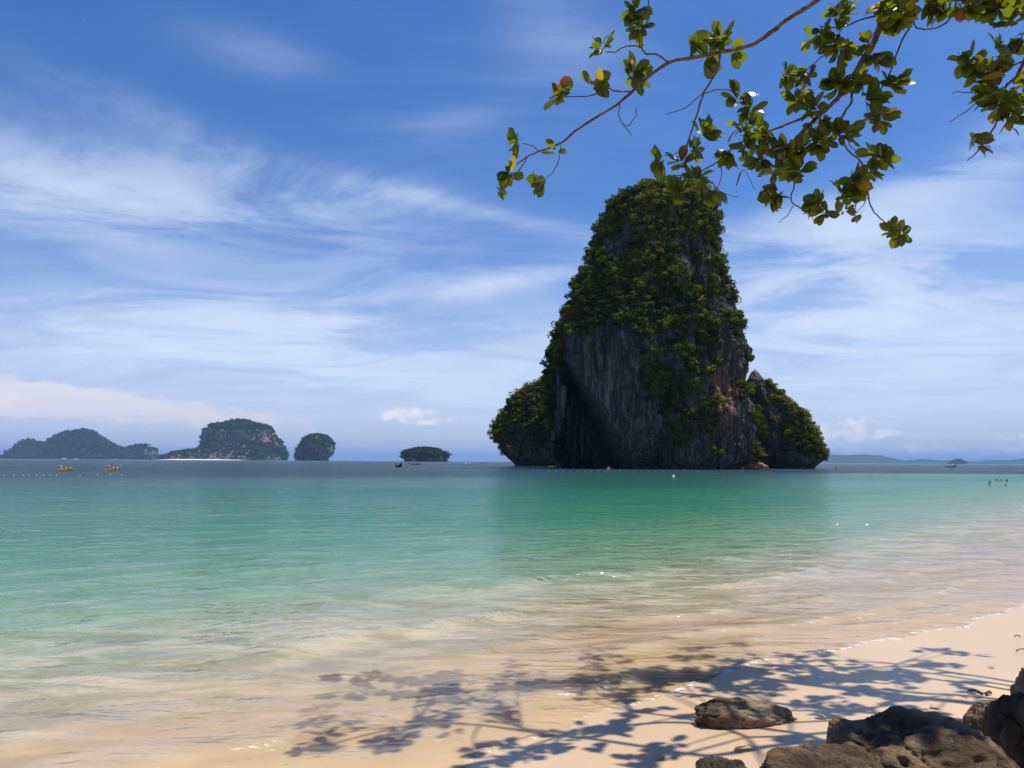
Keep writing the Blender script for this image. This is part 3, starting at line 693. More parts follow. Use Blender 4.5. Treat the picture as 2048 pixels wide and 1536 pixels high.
tp = [Vector((0, 0, 0)), Vector((-.3, 0, 1.6)), Vector((-.7, .1, 3.2)), Vector((-.5, 0, 5.2))]
link('trunk', tube_mesh('trunk', smooth_path(tp), [.28 - .012 * i for i in range(13)], 8), M['bark'], st_)
pp = []; rr_ = []
for i in range(46):
    h_ = random.uniform(0.6, 9.0); w_ = 4.9 * math.sin(math.pi * min(1, (h_ + 0.8) / 10.4)) ** 0.8 * random.uniform(.2, 1)
    q = random.uniform(0, 6.28); pp.append((w_ * math.cos(q) - 0.3, w_ * math.sin(q) * .7, h_)); rr_.append(random.uniform(.7, 1.25))
link('crown', scatter_mesh('crown', np.array(pp), np.array(rr_), np.clip(0.86 + RNG.normal(size=46) * .07, 0, .93), CL_HI, 0.45), M['scrub'], st_)

# ------------------------------------------------------------------ boulders on the beach
def beach_boulder(label, x0, x1, ytop, Y, dims_y, hz_, seed, m, sub=6, rough=0.2, pits=0.06, rz=0.0, sink=0.3, tilt=0.0):
    l_, r_ = at(x0, ytop, Y), at(x1, ytop, Y); w = (r_.x - l_.x) / 0.98; cx = (l_.x + r_.x) / 2
    gz = float(sand_z(cx, Y)); topz = at((x0 + x1) / 2, ytop, Y).z; h = topz - gz
    full = h / (1 - sink) if hz_ is None else hz_
    o = link('boulder', boulder_mesh('boulder', (w, dims_y, full), seed, sub, rough, pits), M[m], None, (cx, Y, topz - full / 2 * 0.98), (0, tilt, rz))
    return tag(o, label, 'boulder', 'boulders on the beach')
g0 = ground(1500, 1450)
beach_boulder('long low brown boulder lying alone on the open sand', 1388, 1604, 1402, g0.y + 0.08, 0.42, 0.36, 3.3, 'boulder', 6, 0.20, 0.05, 0.06, 0.3, 0.05)
beach_boulder('small rounded boulder behind the left shoulder of the biggest boulder', 1654, 1738, 1440, 5.45, 0.40, 0.42, 6.1, 'boulder', 6, 0.22, 0.06)
beach_boulder('biggest pitted boulder at the lower right, dappled with shade', 1668, 2012, 1440, 4.75, 1.0, 0.85, 12.9, 'boulder', 7, 0.19, 0.08)
beach_boulder('speckled low rock in front of the biggest boulder', 1530, 1790, 1508, 4.35, 0.7, 0.5, 8.8, 'boulder', 6, 0.24, 0.08)
beach_boulder('dark flat stone left of the small rounded boulder', 1545, 1632, 1494, 4.95, 0.25, 0.13, 21.5, 'boulder_dark', 5, 0.2, 0.05)
beach_boulder('dark jagged rock cut by the bottom edge', 1384, 1520, 1522, 4.45, 0.4, 0.30, 27.2, 'boulder_dark', 6, 0.32, 0.1)
beach_boulder('tawny pointed boulder beside the dark upright boulder', 1932, 2005, 1398, 5.65, 0.4, 0.45, 14.4, 'boulder', 6, 0.2, 0.05)
beach_boulder('dark upright boulder at the right edge', 1996, 2140, 1378, 5.25, 0.7, 1.0, 17.7, 'boulder_dark', 6, 0.2, 0.07)
beach_boulder('brown boulder peeking in behind the dark upright boulder', 2026, 2120, 1336, 5.75, 0.5, 0.8, 19.9, 'boulder', 6, 0.2, 0.06)

# ------------------------------------------------------------------ overhanging almond tree
tree = empty('almond_tree', (9.5, 5.0, float(sand_z(9.5, 5.0))))
tag(tree, 'broad-leaved almond tree reaching its leafy branches in from the upper right', 'tree')
TB = 9.6
def leaf_mesh(i):
    r = random.Random(200 + i); n = 7; L = r.uniform(.85, 1.1); W = r.uniform(.26, .34); curl = r.uniform(-.35, .55); fold = r.uniform(.05, .40)
    v = []; rib = []
    for k in range(n):
        f = k / (n - 1); w = W * (math.sin(math.pi * min(1, f ** 1.35 * .93 + .02)) ** 0.75) * (0.98 if f < 1 else .25) + (0.012 if k == 0 else 0)
        z0 = -curl * f * f * L; wv = r.uniform(-.02, .02)
        v += [(-w, f * L, z0 + fold * w + wv), (0, f * L, z0), (w, f * L, z0 + fold * w - wv)]; rib += [0, 1, 0]
    fs = []
    for k in range(n - 1):
        a = k * 3; fs += [(a, a + 1, a + 4, a + 3), (a + 1, a + 2, a + 5, a + 4)]
    tint = [.12, .3, .38, .45, .5, .55, .3, .62, .2, .8, .42, 1.0][i % 12]
    return np.array(v), np.array(fs), np.full(len(v), tint), np.array(rib)
LEAF = [leaf_mesh(i) for i in range(12)]
LEAFME = [mesh_np('leaf', a, b, {'tint': c, 'rib': d}, True) for a, b, c, d in LEAF]
for q in LEAFME: q.materials.append(M['leaf'])
leaves = []                                        # (matrix, variant, seen)
def rosette(c, axis, n, size, rnd):
    axis = Vector(axis).normalized()
    a = axis.orthogonal().normalized(); b = axis.cross(a)
    for k in range(n):
        q = 2.4 * k + rnd.uniform(-.4, .4); op = rnd.uniform(0.45, 1.35)
        d = (axis * math.cos(op) + (a * math.cos(q) + b * math.sin(q)) * math.sin(op)).normalized()
        d = (d + Vector((0, 0, -0.28 + rnd.uniform(-.2, .25)))).normalized()
        side = d.cross(axis + Vector((0, 0, 0.4))).normalized()
        if side.length < .1: side = d.orthogonal().normalized()
        side = (Matrix.Rotation(rnd.uniform(-.8, .8), 3, d) @ side).normalized(); nrm = side.cross(d)
        s_ = size * rnd.uniform(.5, 1.12)
        m_ = Matrix((side, d, nrm)).transposed().to_4x4()
        m_ = Matrix.Translation(Vector(c) + d * 0.03 - axis * rnd.uniform(0, .07)) @ m_ @ Matrix.Diagonal((s_, s_, s_, 1))
        var = rnd.choice([0, 0, 1, 1, 2, 2, 3, 3, 4, 4, 5, 6, 7, 8, 9, 10, 11 if rnd.random() < .2 else 3])
        leaves.append((m_, var, project(c)))
br_rnd = random.Random(5)
TREEPT = {}
def branch(pts, r0, r1, Y0=TB, Y1=None, name='branch', n=5):
    Y1 = Y0 if Y1 is None else Y1; m_ = len(pts)
    P = [at(a, b, Y0 + (Y1 - Y0) * i / (m_ - 1)) for i, (a, b) in enumerate(pts)]
    P = smooth_path(P, n); N_ = len(P)
    P = [p + Vector((br_rnd.uniform(-1, 1), br_rnd.uniform(-1, 1), br_rnd.uniform(-1, 1))) * 0.006 for p in P]
    R_ = [(r0 + (r1 - r0) * i / (N_ - 1)) * br_rnd.uniform(.88, 1.14) for i in range(N_)]
    R_ = [x * Y0 / F for x in R_]
    return under(link(name, tube_mesh(name, P, R_, 7), M['bark']), tree)
# limb A and its twigs (radii in photo pixels)
branch([(1690, -60), (1640, -4), (1580, 34), (1539, 67), (1505, 88), (1460, 101), (1404, 112), (1340, 124), (1294, 156), (1261, 186), (1233, 210), (1192, 235), (1151, 262), (1124, 284), (1078, 303), (1056, 312), (1034, 328)], 5.2, 1.4, 9.3, 9.6)
branch([(1337, 124), (1313, 109), (1292, 107), (1279, 94), (1250, 93), (1231, 104), (1212, 104)], 2.0, 1.2, 9.5, name='twig')
branch([(1279, 94), (1280, 74), (1296, 41), (1299, 16), (1294, -20)], 1.6, 1.2, 9.5, name='twig')
branch([(1261, 184), (1228, 181), (1215, 177), (1180, 192), (1140, 193), (1124, 192)], 1.7, 1.1, 9.55, name='twig')
branch([(1240, 206), (1237, 228), (1245, 246), (1263, 272)], 1.2, .7, 9.55, name='twig')
branch([(1244, 248), (1258, 252), (1265, 240), (1273, 231), (1272, 217)], 1.0, .8, 9.55, name='twig')
branch([(1078, 303), (1066, 292), (1045, 286)], 1.2, .9, 9.6, name='twig')
branch([(1056, 312), (1040, 338), (1026, 356), (1004, 376)], 1.3, .8, 9.6, name='twig')
branch([(1122, 288), (1117, 322), (1106, 344), (1092, 356)], 1.1, .8, 9.6, name='twig')
branch([(1440, 104), (1434, 142), (1409, 184), (1389, 244), (1370, 300), (1352, 316)], 2.6, 1.3, 9.45)
branch([(1409, 184), (1375, 212), (1355, 222), (1332, 228)], 1.2, .8, 9.45, name='twig')
branch([(1411, 186), (1438, 179), (1462, 182), (1482, 194), (1498, 222)], 1.4, 1.0, 9.45, name='twig')
branch([(1376, 290), (1356, 306), (1328, 312)], 1.1, .8, 9.45, name='twig')
# limb C, the thick one, and what it carries
branch([(1830, -120), (1800, -40), (1779, 8), (1764, 41), (1749, 82), (1726, 120), (1707, 150), (1689, 180), (1662, 210), (1629, 240), (1595, 274), (1572, 292), (1530, 304)], 8.5, 2.6, 9.9, 9.7)
branch([(1655, 216), (1600, 238), (1560, 254), (1510, 272), (1470, 292), (1440, 320), (1400, 345), (1362, 378)], 2.8, 1.2, 9.75)
branch([(1832, -40), (1824, 5), (1824, 45), (1805, 79), (1782, 139), (1764, 176), (1742, 202)], 2.6, 1.4, 9.8)
branch([(1698, 165), (1704, 200), (1685, 232), (1679, 270), (1696, 300), (1726, 330), (1737, 394), (1745, 420), (1767, 442), (1795, 462)], 2.8, 1.0, 9.7)
branch([(1590, 280), (1588, 300), (1594, 335), (1588, 372), (1582, 400), (1600, 416), (1640, 424), (1668, 428)], 2.2, 1.0, 9.7)
branch([(1586, 412), (1575, 430), (1557, 445)], 1.0, .7, 9.7, name='twig')
branch([(1726, 330), (1702, 352), (1690, 385)], 1.4, 1.0, 9.7, name='twig')
branch([(1737, 392), (1725, 412), (1714, 426)], .9, .7, 9.7, name='twig')
branch([(1740, 96), (1690, 92), (1650, 110), (1612, 140), (1590, 142)], 1.7, 1.0, 9.8, name='twig')
branch([(1764, 30), (1720, 40), (1680, 55), (1640, 52)], 2.2, 1.1, 9.9, name='twig')
branch([(1625, 138), (1610, 170), (1608, 195), (1630, 205)], 1.2, .9, 9.8, name='twig')
branch([(1540, 300), (1530, 322), (1538, 345), (1528, 352)], 1.2, .8, 9.7, name='twig')
branch([(1480, 345), (1473, 372), (1487, 340), (1510, 380)], .9, .6, 9.75, name='twig')
branch([(1440, 322), (1443, 352), (1436, 378), (1456, 390), (1476, 394)], 1.0, .6, 9.75, name='twig')
branch([(1690, 262), (1700, 292), (1712, 300)], 1.0, .7, 9.7, name='twig')
# along the top right and the right edge
branch([(1826, 40), (1835, 56), (1860, 58), (1885, 50), (1905, 30), (1912, 4), (1920, -30)], 1.6, 1.8, 9.8, name='twig')
branch([(2120, -50), (2060, -10), (2000, 2), (1940, 0), (1880, 4), (1848, 10)], 3.4, 1.2, 9.9)
branch([(2110, 40), (2062, 90), (2048, 124), (2030, 157), (2014, 170), (2004, 196), (1996, 238), (1975, 276), (1950, 308), (1934, 322)], 4.2, 1.0, 9.3)
branch([(2046, 122), (2020, 134), (1998, 132), (1988, 140), (1975, 142)], 2.0, 1.1, 9.3, name='twig')
branch([(2006, 134), (2008, 152), (1990, 168), (1978, 182), (1939, 217), (1901, 243)], 1.4, .9, 9.3, name='twig')
branch([(1980, 184), (1950, 186), (1914, 184), (1903, 187)], 1.1, .8, 9.3, name='twig')
branch([(2050, 60), (2030, 100), (2010, 112), (1992, 112)], 1.3, .8, 9.3, name='twig')
SEEN = [  # px, py, leaves, size factor
 (1205, 92, 7, 1), (1272, 20, 9, 1), (1278, 52, 5, .9), (1192, 170, 7, 1), (1120, 190, 11, 1.1), (1268, 148, 13, 1.15), (1031, 283, 9, .9), (1020, 346, 8, .85), (1000, 376, 4, .7), (1085, 362, 8, .95), (1113, 302, 2, .8),
 (1383, 82, 9, 1.1), (1440, 80, 9, 1.1), (1412, 126, 8, 1), (1465, 104, 4, .9), (1478, 195, 9, 1), (1500, 222, 7, 1), (1408, 262, 10, 1), (1385, 296, 6, .9), (1320, 318, 8, .95), (1362, 322, 7, .9),
 (1677, 30, 11, 1.1), (1640, 70, 6, 1), (1685, 98, 10, 1.1), (1655, 62, 6, .9), (1749, 112, 10, 1.05), (1735, 84, 6, 1), (1797, 28, 11, 1.15), (1770, 10, 8, 1.1), (1786, 172, 11, 1.05), (1737, 195, 11, 1.1), (1760, 236, 7, 1), (1675, 172, 9, 1.05), (1712, 160, 7, 1),
 (1595, 200, 7, 1), (1630, 215, 7, 1), (1610, 142, 7, .9), (1570, 148, 6, .9), (1648, 250, 8, 1), (1690, 262, 8, 1), (1640, 286, 8, 1), (1600, 302, 10, 1.1), (1560, 308, 10, 1.05), (1522, 318, 8, 1), (1490, 296, 8, 1), (1525, 268, 8, 1), (1545, 338, 6, 1), (1596, 340, 9, 1.05),
 (1460, 312, 10, 1), (1490, 262, 8, 1), (1394, 358, 9, 1), (1350, 388, 12, 1.05), (1432, 386, 9, 1), (1704, 362, 12, 1.15), (1756, 315, 11, 1.1), (1636, 408, 10, 1), (1552, 386, 11, 1.05), (1690, 388, 7, .95), (1714, 428, 4, .6), (1803, 466, 9, .85), (1738, 340, 5, .9),
 (1860, 4, 8, 1.1), (1890, 14, 8, 1.1), (1925, 10, 8, 1.1), (1960, 4, 8, 1.1), (1995, 14, 8, 1.1), (2020, 40, 9, 1.1), (2040, 20, 8, 1.1), (2022, 84, 9, 1), (1939, 116, 6, 1.05), (1972, 142, 11, 1.05), (1955, 160, 5, 1), (2000, 205, 12, 1.1), (2018, 240, 6, 1), (2044, 215, 7, 1), (1963, 288, 8, .85), (2044, 170, 5, .9)]
lr = random.Random(77)
for a, b, n_, k in SEEN:
    Y = (9.5 if a < 1520 else 9.75 if a < 1850 else 9.35) + lr.uniform(-.12, .12)
    rosette(at(a, b, Y), (lr.uniform(-.7, .7), lr.uniform(-.8, .4), lr.uniform(-.5, .8)), int(n_ * 1.6) + 2, 0.25 * k, lr)
for a, b, n_, k in SEEN:                           # the limb in the middle carries the thickest foliage
    if a > 1470 and lr.random() < .75:
        Y = (9.75 if a < 1850 else 9.35) + lr.uniform(-.3, .3)
        rosette(at(a + lr.uniform(-26, 26), b + lr.uniform(-20, 20), Y), (lr.uniform(-.7, .7), lr.uniform(-.8, .4), lr.uniform(-.5, .8)), int(n_ * .9) + 2, 0.225 * k, lr)
# the crown above the picture, known from the dappled shade it throws on the sand
SHADE = [(650, 1415), (655, 1452), (640, 1482), (848, 1366), (870, 1388), (862, 1436), (905, 1430), (950, 1382), (1000, 1393), (1005, 1418), (760, 1478), (800, 1466), (1042, 1334), (1180, 1302), (1160, 1345), (1235, 1345), (1255, 1395), (1180, 1395),
         (1880, 1300), (1905, 1306), (1860, 1327), (1885, 1330), (1700, 1340), (1760, 1350), (1735, 1338), (1620, 1345), (1800, 1378), (1935, 1362), (1780, 1402), (1820, 1360), (1650, 1402), (1600, 1312), (1560, 1308), (1430, 1310), (1480, 1330), (1400, 1292), (1480, 1286),
         (1500, 1345), (1470, 1372), (1520, 1368), (1440, 1360), (1390, 1340), (1540, 1385), (1360, 1312), (1330, 1330), (1660, 1310), (1290, 1525), (1340, 1500), (1240, 1460), (1100, 1500), (950, 1500), (1020, 1515), (1600, 1482), (1560, 1440), (1700, 1420), (1640, 1425), (1870, 1440),
         (1720, 1385), (1560, 1330), (1450, 1335), (1410, 1376), (1300, 1370), (1320, 1420), (1250, 1425), (1590, 1355), (1150, 1480), (1840, 1395), (1900, 1345), (1950, 1400)]
shade_pts = []
SHADE = SHADE + [(a + lr.uniform(-60, 60), b + lr.uniform(-14, 14)) for a, b in SHADE if lr.random() < (.6 if a < 1300 else .12)]
for a, b in SHADE:
    g_ = ground(a, b); hgt = 7.4 + lr.uniform(0, .4)
    while True:
        c = g_ + SUNDIR * (hgt / SUNDIR.z)
        qx, qy = project(c)
        if qy < -95 or qx > 2180 or hgt > 14: break
        hgt += 0.25
    shade_pts.append(c)
    rosette(c, (lr.uniform(-.7, .7), lr.uniform(-.7, .7), lr.uniform(.1, .9)), lr.choice([6, 7, 8]), 0.25, lr)
    rosette(c + Vector((lr.uniform(-.28, .28), lr.uniform(-.45, .45), lr.uniform(-.05, .15))), (lr.uniform(-.7, .7), lr.uniform(-.7, .7), lr.uniform(.1, .9)), lr.choice([5, 6, 7]), 0.23, lr)
for a, b, Y in ((1700, 1470, 4.8), (1760, 1500, 4.8), (1860, 1470, 4.7), (1900, 1510, 4.7), (1880, 1500, 4.75), (2030, 1440, 5.2), (2040, 1480, 5.2), (2030, 1400, 5.2), (2044, 1370, 5.6), (1990, 1520, 5.0), (2020, 1520, 5.1)):
    c = at(a, b, Y) + SUNDIR * (lr.uniform(6.2, 7.6))
    qx, qy = project(c)
    while -100 < qy < 1700 and -60 < qx < 2140: c = c + SUNDIR * 0.3; qx, qy = project(c)
    shade_pts.append(c); rosette(c, (lr.uniform(-.5, .5), lr.uniform(-.5, .5), .7), 10, 0.28, lr); rosette(c + Vector((.12, .1, .2)), (0, .3, .7), 8, 0.28, lr)
# hidden limbs that carry that crown, back to the trunk outside the picture
crotch = Vector((9.2, 5.6, 5.2))
link('trunk', tube_mesh('trunk', [Vector(p) for p in smooth_path([(0, 0, -.4), (.05, 0, 1.2), (-.1, .2, 2.8), tuple(crotch - tree.location)])], [.26 - .009 * i for i in range(13)], 12), M['bark'], tree)
cent = sorted(shade_pts, key=lambda p: p.x)
groups = [cent[i::6] for i in range(6)] if False else [cent[i * len(cent) // 7:(i + 1) * len(cent) // 7] for i in range(7)]
for gi, gp in enumerate(groups):
    c = sum(gp, Vector()) / len(gp); mid = (crotch + c) / 2 + Vector((0, 0, 1.3))
    def off(p):
        qx, qy = project(p)
        while -40 < qy < 1600 and -40 < qx < 2088 : p = p + Vector((0, -.05, .12)); qx, qy = project(p)
        return p
    spine = smooth_path([crotch, off(crotch.lerp(mid, .6) + Vector((0, 0, .5))), off(mid), off(c + Vector((0, 0, .15)))], 6)
    spine = [crotch] + [off(p + Vector((0.22 * math.sin(1.9 * k_ + gi), 0.30 * math.sin(1.3 * k_ + 2 * gi), 0.1 * math.sin(2.3 * k_)))) for k_, p in enumerate(spine[1:])]
    spine = smooth_path(spine, 2)
    under(link('branch', tube_mesh('branch', spine, [.085 - .06 * i / (len(spine) - 1) for i in range(len(spine))], 7), M['bark']), tree)
    for p in gp:
        base = min(spine[9:], key=lambda q: (q - p).length)
        tw = [base, off(base.lerp(p, .5) + Vector((0, 0, .12))), p]
        under(link('twig', tube_mesh('twig', smooth_path(tw, 3), [.016 - .0015 * i for i in range(7)], 5), M['bark']), tree)
for a, b in (((1690, -60), 9.3), ((1830, -120), 9.9), ((2120, -50), 9.9), ((2110, 40), 9.3), ((1832, -40), 9.8)):
    e = at(a[0], a[1], b); m1 = (crotch * .5 + e * .5) + Vector((.4, -.2, 1.2))
    r_ = .03 if a[0] != 1830 else .055
    pth = smooth_path([crotch, m1, e], 6)
    under(link('branch', tube_mesh('branch', pth, [r_ * 1.6 - r_ * .6 * i / (len(pth) - 1) for i in range(len(pth))], 8), M['bark']), tree)
# the leaves that show largest are parts of their own, the others one mass
def inview(q): return -20 < q[0] < 2068 and -20 < q[1] < 1556
vis = [l for l in leaves if inview(l[2])]; hid = [l for l in leaves if not inview(l[2])]
vis.sort(key=lambda l: -l[0].to_scale()[0])
ti = Matrix.Translation(tree.location).inverted()
for m_, var, _ in vis[:300]:
    o = bpy.data.objects.new('leaf', LEAFME[var]); COL.objects.link(o); o.parent = tree; o.matrix_basis = ti @ m_
V_ = []; F_ = []; T_ = []; B_ = []; off_ = 0
for m_, var, _ in vis[300:] + hid:
    v, f, tn, rb = LEAF[var]; A_ = np.array(m_)
    V_.append(v @ A_[:3, :3].T + A_[:3, 3]); F_.append(f + off_); T_.append(tn); B_.append(rb); off_ += len(v)
fo = under(link('foliage', mesh_np('foliage', np.concatenate(V_), np.concatenate(F_), {'tint': np.concatenate(T_), 'rib': np.concatenate(B_)}, True), M['leaf']), tree); fo['kind'] = 'stuff'

# ------------------------------------------------------------------ litter on the sand
def fallen_leaf(label, px, py, var, size, rz, tilt):
    g_ = ground(px, py); o = link('fallen_leaf', LEAFME[var].copy(), None, None, g_ + Vector((0, 0, .02)), (tilt, .2, rz)); o.scale = (size,) * 3
    o.data.materials.clear(); o.data.materials.append(DRY); return tag(o, label, 'leaf', 'litter on the sand')
DRY = simple('dry_leaf', (0.42, 0.27, 0.10), 0.7, 0.3, 20); DRYD = simple('dry_twig', (0.10, 0.07, 0.05), 0.8, 0.3, 20)
fallen_leaf('narrow yellow dry leaf on the sand below the long low boulder', 1498, 1497, 3, .16, 1.9, .1)
fallen_leaf('second yellow leaf lying right of the narrow dry leaf', 1516, 1500, 1, .11, 1.4, -.1)
def litter_twig(label, px, py, ln, rz, r=.007):
    g_ = ground(px, py); q = Vector((math.cos(rz), math.sin(rz), .12)) * ln
    P = smooth_path([Vector((0, 0, .015)), q * .5 + Vector((0, 0, .03)), q], 3)
    return tag(link('twig', tube_mesh('twig', P, [r, r * 1.2, r * .8, r, r * 1.1, r * .9, r * .5], 6), DRYD, None, g_), label, 'twig', 'litter on the sand')
litter_twig('dark twig on the sand above the tawny pointed boulder', 1966, 1392, .14, 2.2, .014)
litter_twig('short dark stick crossing the twig above the tawny pointed boulder', 1972, 1392, .10, .5, .014)
litter_twig('thin stick on the dry sand near the right edge', 2032, 1304, .16, .1)
litter_twig('tiny stick on the dry sand farther up by the right edge', 2028, 1275, .09, -.2)

for lb, a, b, v_, sz_, rz_ in (('curled brown leaf on the wet sand right of the long low boulder', 1655, 1440, 5, .13, .6), ('brown leaf lying left of the dark jagged rock', 1330, 1512, 2, .14, 2.6), ('small brown leaf alone on the bright sand above the long low boulder', 1560, 1392, 4, .12, 1.1),
                              ('dry leaf on the open sand below the two sticks', 1990, 1335, 6, .13, 2.0), ('dry leaf in the dappled shade left of the tawny pointed boulder', 1880, 1420, 0, .13, .2)):
    fallen_leaf(lb, a, b, v_, sz_, rz_, .15)
# ------------------------------------------------------------------ people
SKIN = simple('skin', (0.42, 0.25, 0.16), 0.55, 0.1); SKIN2 = simple('tan_skin', (0.30, 0.17, 0.10), 0.55, 0.1); HAIRM = simple('black_hair', (0.015, 0.012, 0.010), 0.5, 0.2, 30)
VEST = {'yellow': simple('yellow_vest', (0.75, 0.55, 0.10), 0.7, .1), 'orange': simple('orange_vest', (0.70, 0.20, 0.04), 0.7, .1), 'white': simple('white_shirt', (0.78, 0.76, 0.72), 0.8, .05), 'red': simple('red_vest', (0.35, 0.05, 0.04), 0.7, .1), 'dark': simple('dark_shirt', (0.03, 0.035, 0.045), 0.8, .1)}
def body_mesh(pose):
    # one vertex per joint, grown to a continuous body with the Skin modifier; origin at the hips, facing +Y
    J = {'pelvis': ((0, 0, 0), .15), 'waist': ((0, 0, .18), .135), 'chest': ((0, .01, .38), .165), 'neck': ((0, .01, .54), .06), 'jaw': ((0, .03, .63), .075), 'crown': ((0, .015, .75), .10), 'top': ((0, 0, .80), .07)}
    E = [('pelvis', 'waist'), ('waist', 'chest'), ('chest', 'neck'), ('neck', 'jaw'), ('jaw', 'crown'), ('crown', 'top')]
    for s_, n_ in ((-1, 'l'), (1, 'r')):
        if pose == 'paddle': arm = (((s_ * .19, 0, .46), .065), ((s_ * .27, .16, .25), .048), ((s_ * .25, .38, .30), .036), ((s_ * .24, .46, .31), .030)); leg = (((s_ * .10, .06, -.02), .095), ((s_ * .14, .45, .12), .07), ((s_ * .12, .82, -.05), .05), ((s_ * .12, .95, .02), .035))
        elif pose == 'swim': arm = (((s_ * .19, 0, .46), .065), ((s_ * .40, .18, .40), .048), ((s_ * .48, .42, .42), .036), ((s_ * .48, .52, .42), .030)); leg = (((s_ * .09, -.08, -.05), .095), ((s_ * .10, -.25, -.35), .07), ((s_ * .10, -.55, -.60), .05), ((s_ * .10, -.65, -.62), .035))
        else: arm = (((s_ * .19, 0, .46), .065), ((s_ * .27, .05, .18), .048), ((s_ * .28, .20, -.02), .036), ((s_ * .28, .26, -.08), .030)); leg = (((s_ * .09, 0, -.06), .095), ((s_ * .10, .04, -.45), .07), ((s_ * .10, 0, -.85), .05), ((s_ * .10, .12, -.92), .035))
        pr = 'chest'
        for k, (p_, r_) in enumerate(arm): J[f'a{n_}{k}'] = (p_, r_); E.append((pr, f'a{n_}{k}')); pr = f'a{n_}{k}'
        pr = 'pelvis'
        for k, (p_, r_) in enumerate(leg): J[f'g{n_}{k}'] = (p_, r_); E.append((pr, f'g{n_}{k}')); pr = f'g{n_}{k}'
    names = list(J); me = bpy.data.meshes.new('person')
    me.from_pydata([J[q][0] for q in names], [(names.index(a), names.index(b)) for a, b in E], [])
    o = bpy.data.objects.new('tmp', me); COL.objects.link(o); o.modifiers.new('s', 'SKIN')
    for q, sv in zip(names, me.skin_vertices[0].data): sv.radius = (J[q][1],) * 2; sv.use_root = (q == 'pelvis')
    sb = o.modifiers.new('u', 'SUBSURF'); sb.levels = sb.render_levels = 1
    dg = bpy.context.evaluated_depsgraph_get(); out = bpy.data.meshes.new_from_object(o.evaluated_get(dg)); out.name = 'person'
    bpy.data.objects.remove(o); out.polygons.foreach_set('use_smooth', [True] * len(out.polygons)); return out
def ball(name, c, r, sub=2, cut=None):
    bm = bmesh.new(); bmesh.ops.create_icosphere(bm, subdivisions=sub, radius=1)
    for v in bm.verts:
        if cut is not None and v.co.z < cut - .5 * v.co.y * -1: v.co.z = max(v.co.z, cut + (.45 * v.co.y if v.co.y > 0 else .5 * v.co.y))
        v.co = Vector((v.co.x * r[0], v.co.y * r[1], v.co.z * r[2])) + Vector(c)
    me = bpy.data.meshes.new(name); bm.to_mesh(me); bm.free(); me.polygons.foreach_set('use_smooth', [True] * len(me.polygons)); return me
BODY = {}
HAIRME = ball('hair', (0, -.015, .735), (.112, .122, .12), 3, -.15); VESTME = ball('vest', (0, .01, .29), (.20, .155, .25), 3)
HATME = ball('hat', (0, .0, .79), (.19, .20, .06), 3)
def person(label, loc, rz, pose, vest=None, hat=None, skin=SKIN, group=None, s_=1.0):
    if (pose, skin.name) not in BODY:
        b_ = body_mesh(pose); b_.materials.append(skin); BODY[(pose, skin.name)] = b_
    o = link('person', BODY[(pose, skin.name)], None, None, loc, (0, 0, rz)); o.scale = (s_,) * 3
    h_ = link('hair', HAIRME, HAIRM, o)
    if vest: v_ = link('vest', VESTME.copy(), VEST[vest], o); v_.data.materials.clear(); v_.data.materials.append(VEST[vest])
    if hat: q = link('hat', HATME.copy(), VEST[hat], o); q.data.materials.clear(); q.data.materials.append(VEST[hat])
    return tag(o, label, 'person', group)
def on_water(px, py, Y=None):
    d_ = ray(px, py); tt = -EYE.z / d_.z; q = EYE + d_ * tt
    if Y is not None: q = at(px, py, Y)
    return Vector((q.x, q.y, 0.0))
sw = [('dark-haired swimmer nearest the beach with bare shoulders above water', 1980, 969, 'stand', -.50, 1.0), ('left swimmer of the two heads side by side', 1993, 960.5, 'swim', -.70, .95), ('right swimmer of the two heads side by side', 2001, 961, 'swim', -.70, .95),
      ('swimmer farthest right with face turned sideways', 2013.5, 963, 'swim', -.68, 1.05), ('lone head low in the water in front of the other swimmers', 2011.5, 971, 'swim', -.71, .9)]
for i, (lb, a, b, po, dz, s_) in enumerate(sw):
    q = on_water(a, b); q.z = dz; person(lb, q, (2.6, .4, -.3, 1.5, 3.5)[i], po, None, None, SKIN2 if i % 2 else SKIN, 'swimmers off the beach', s_ * 1.1)

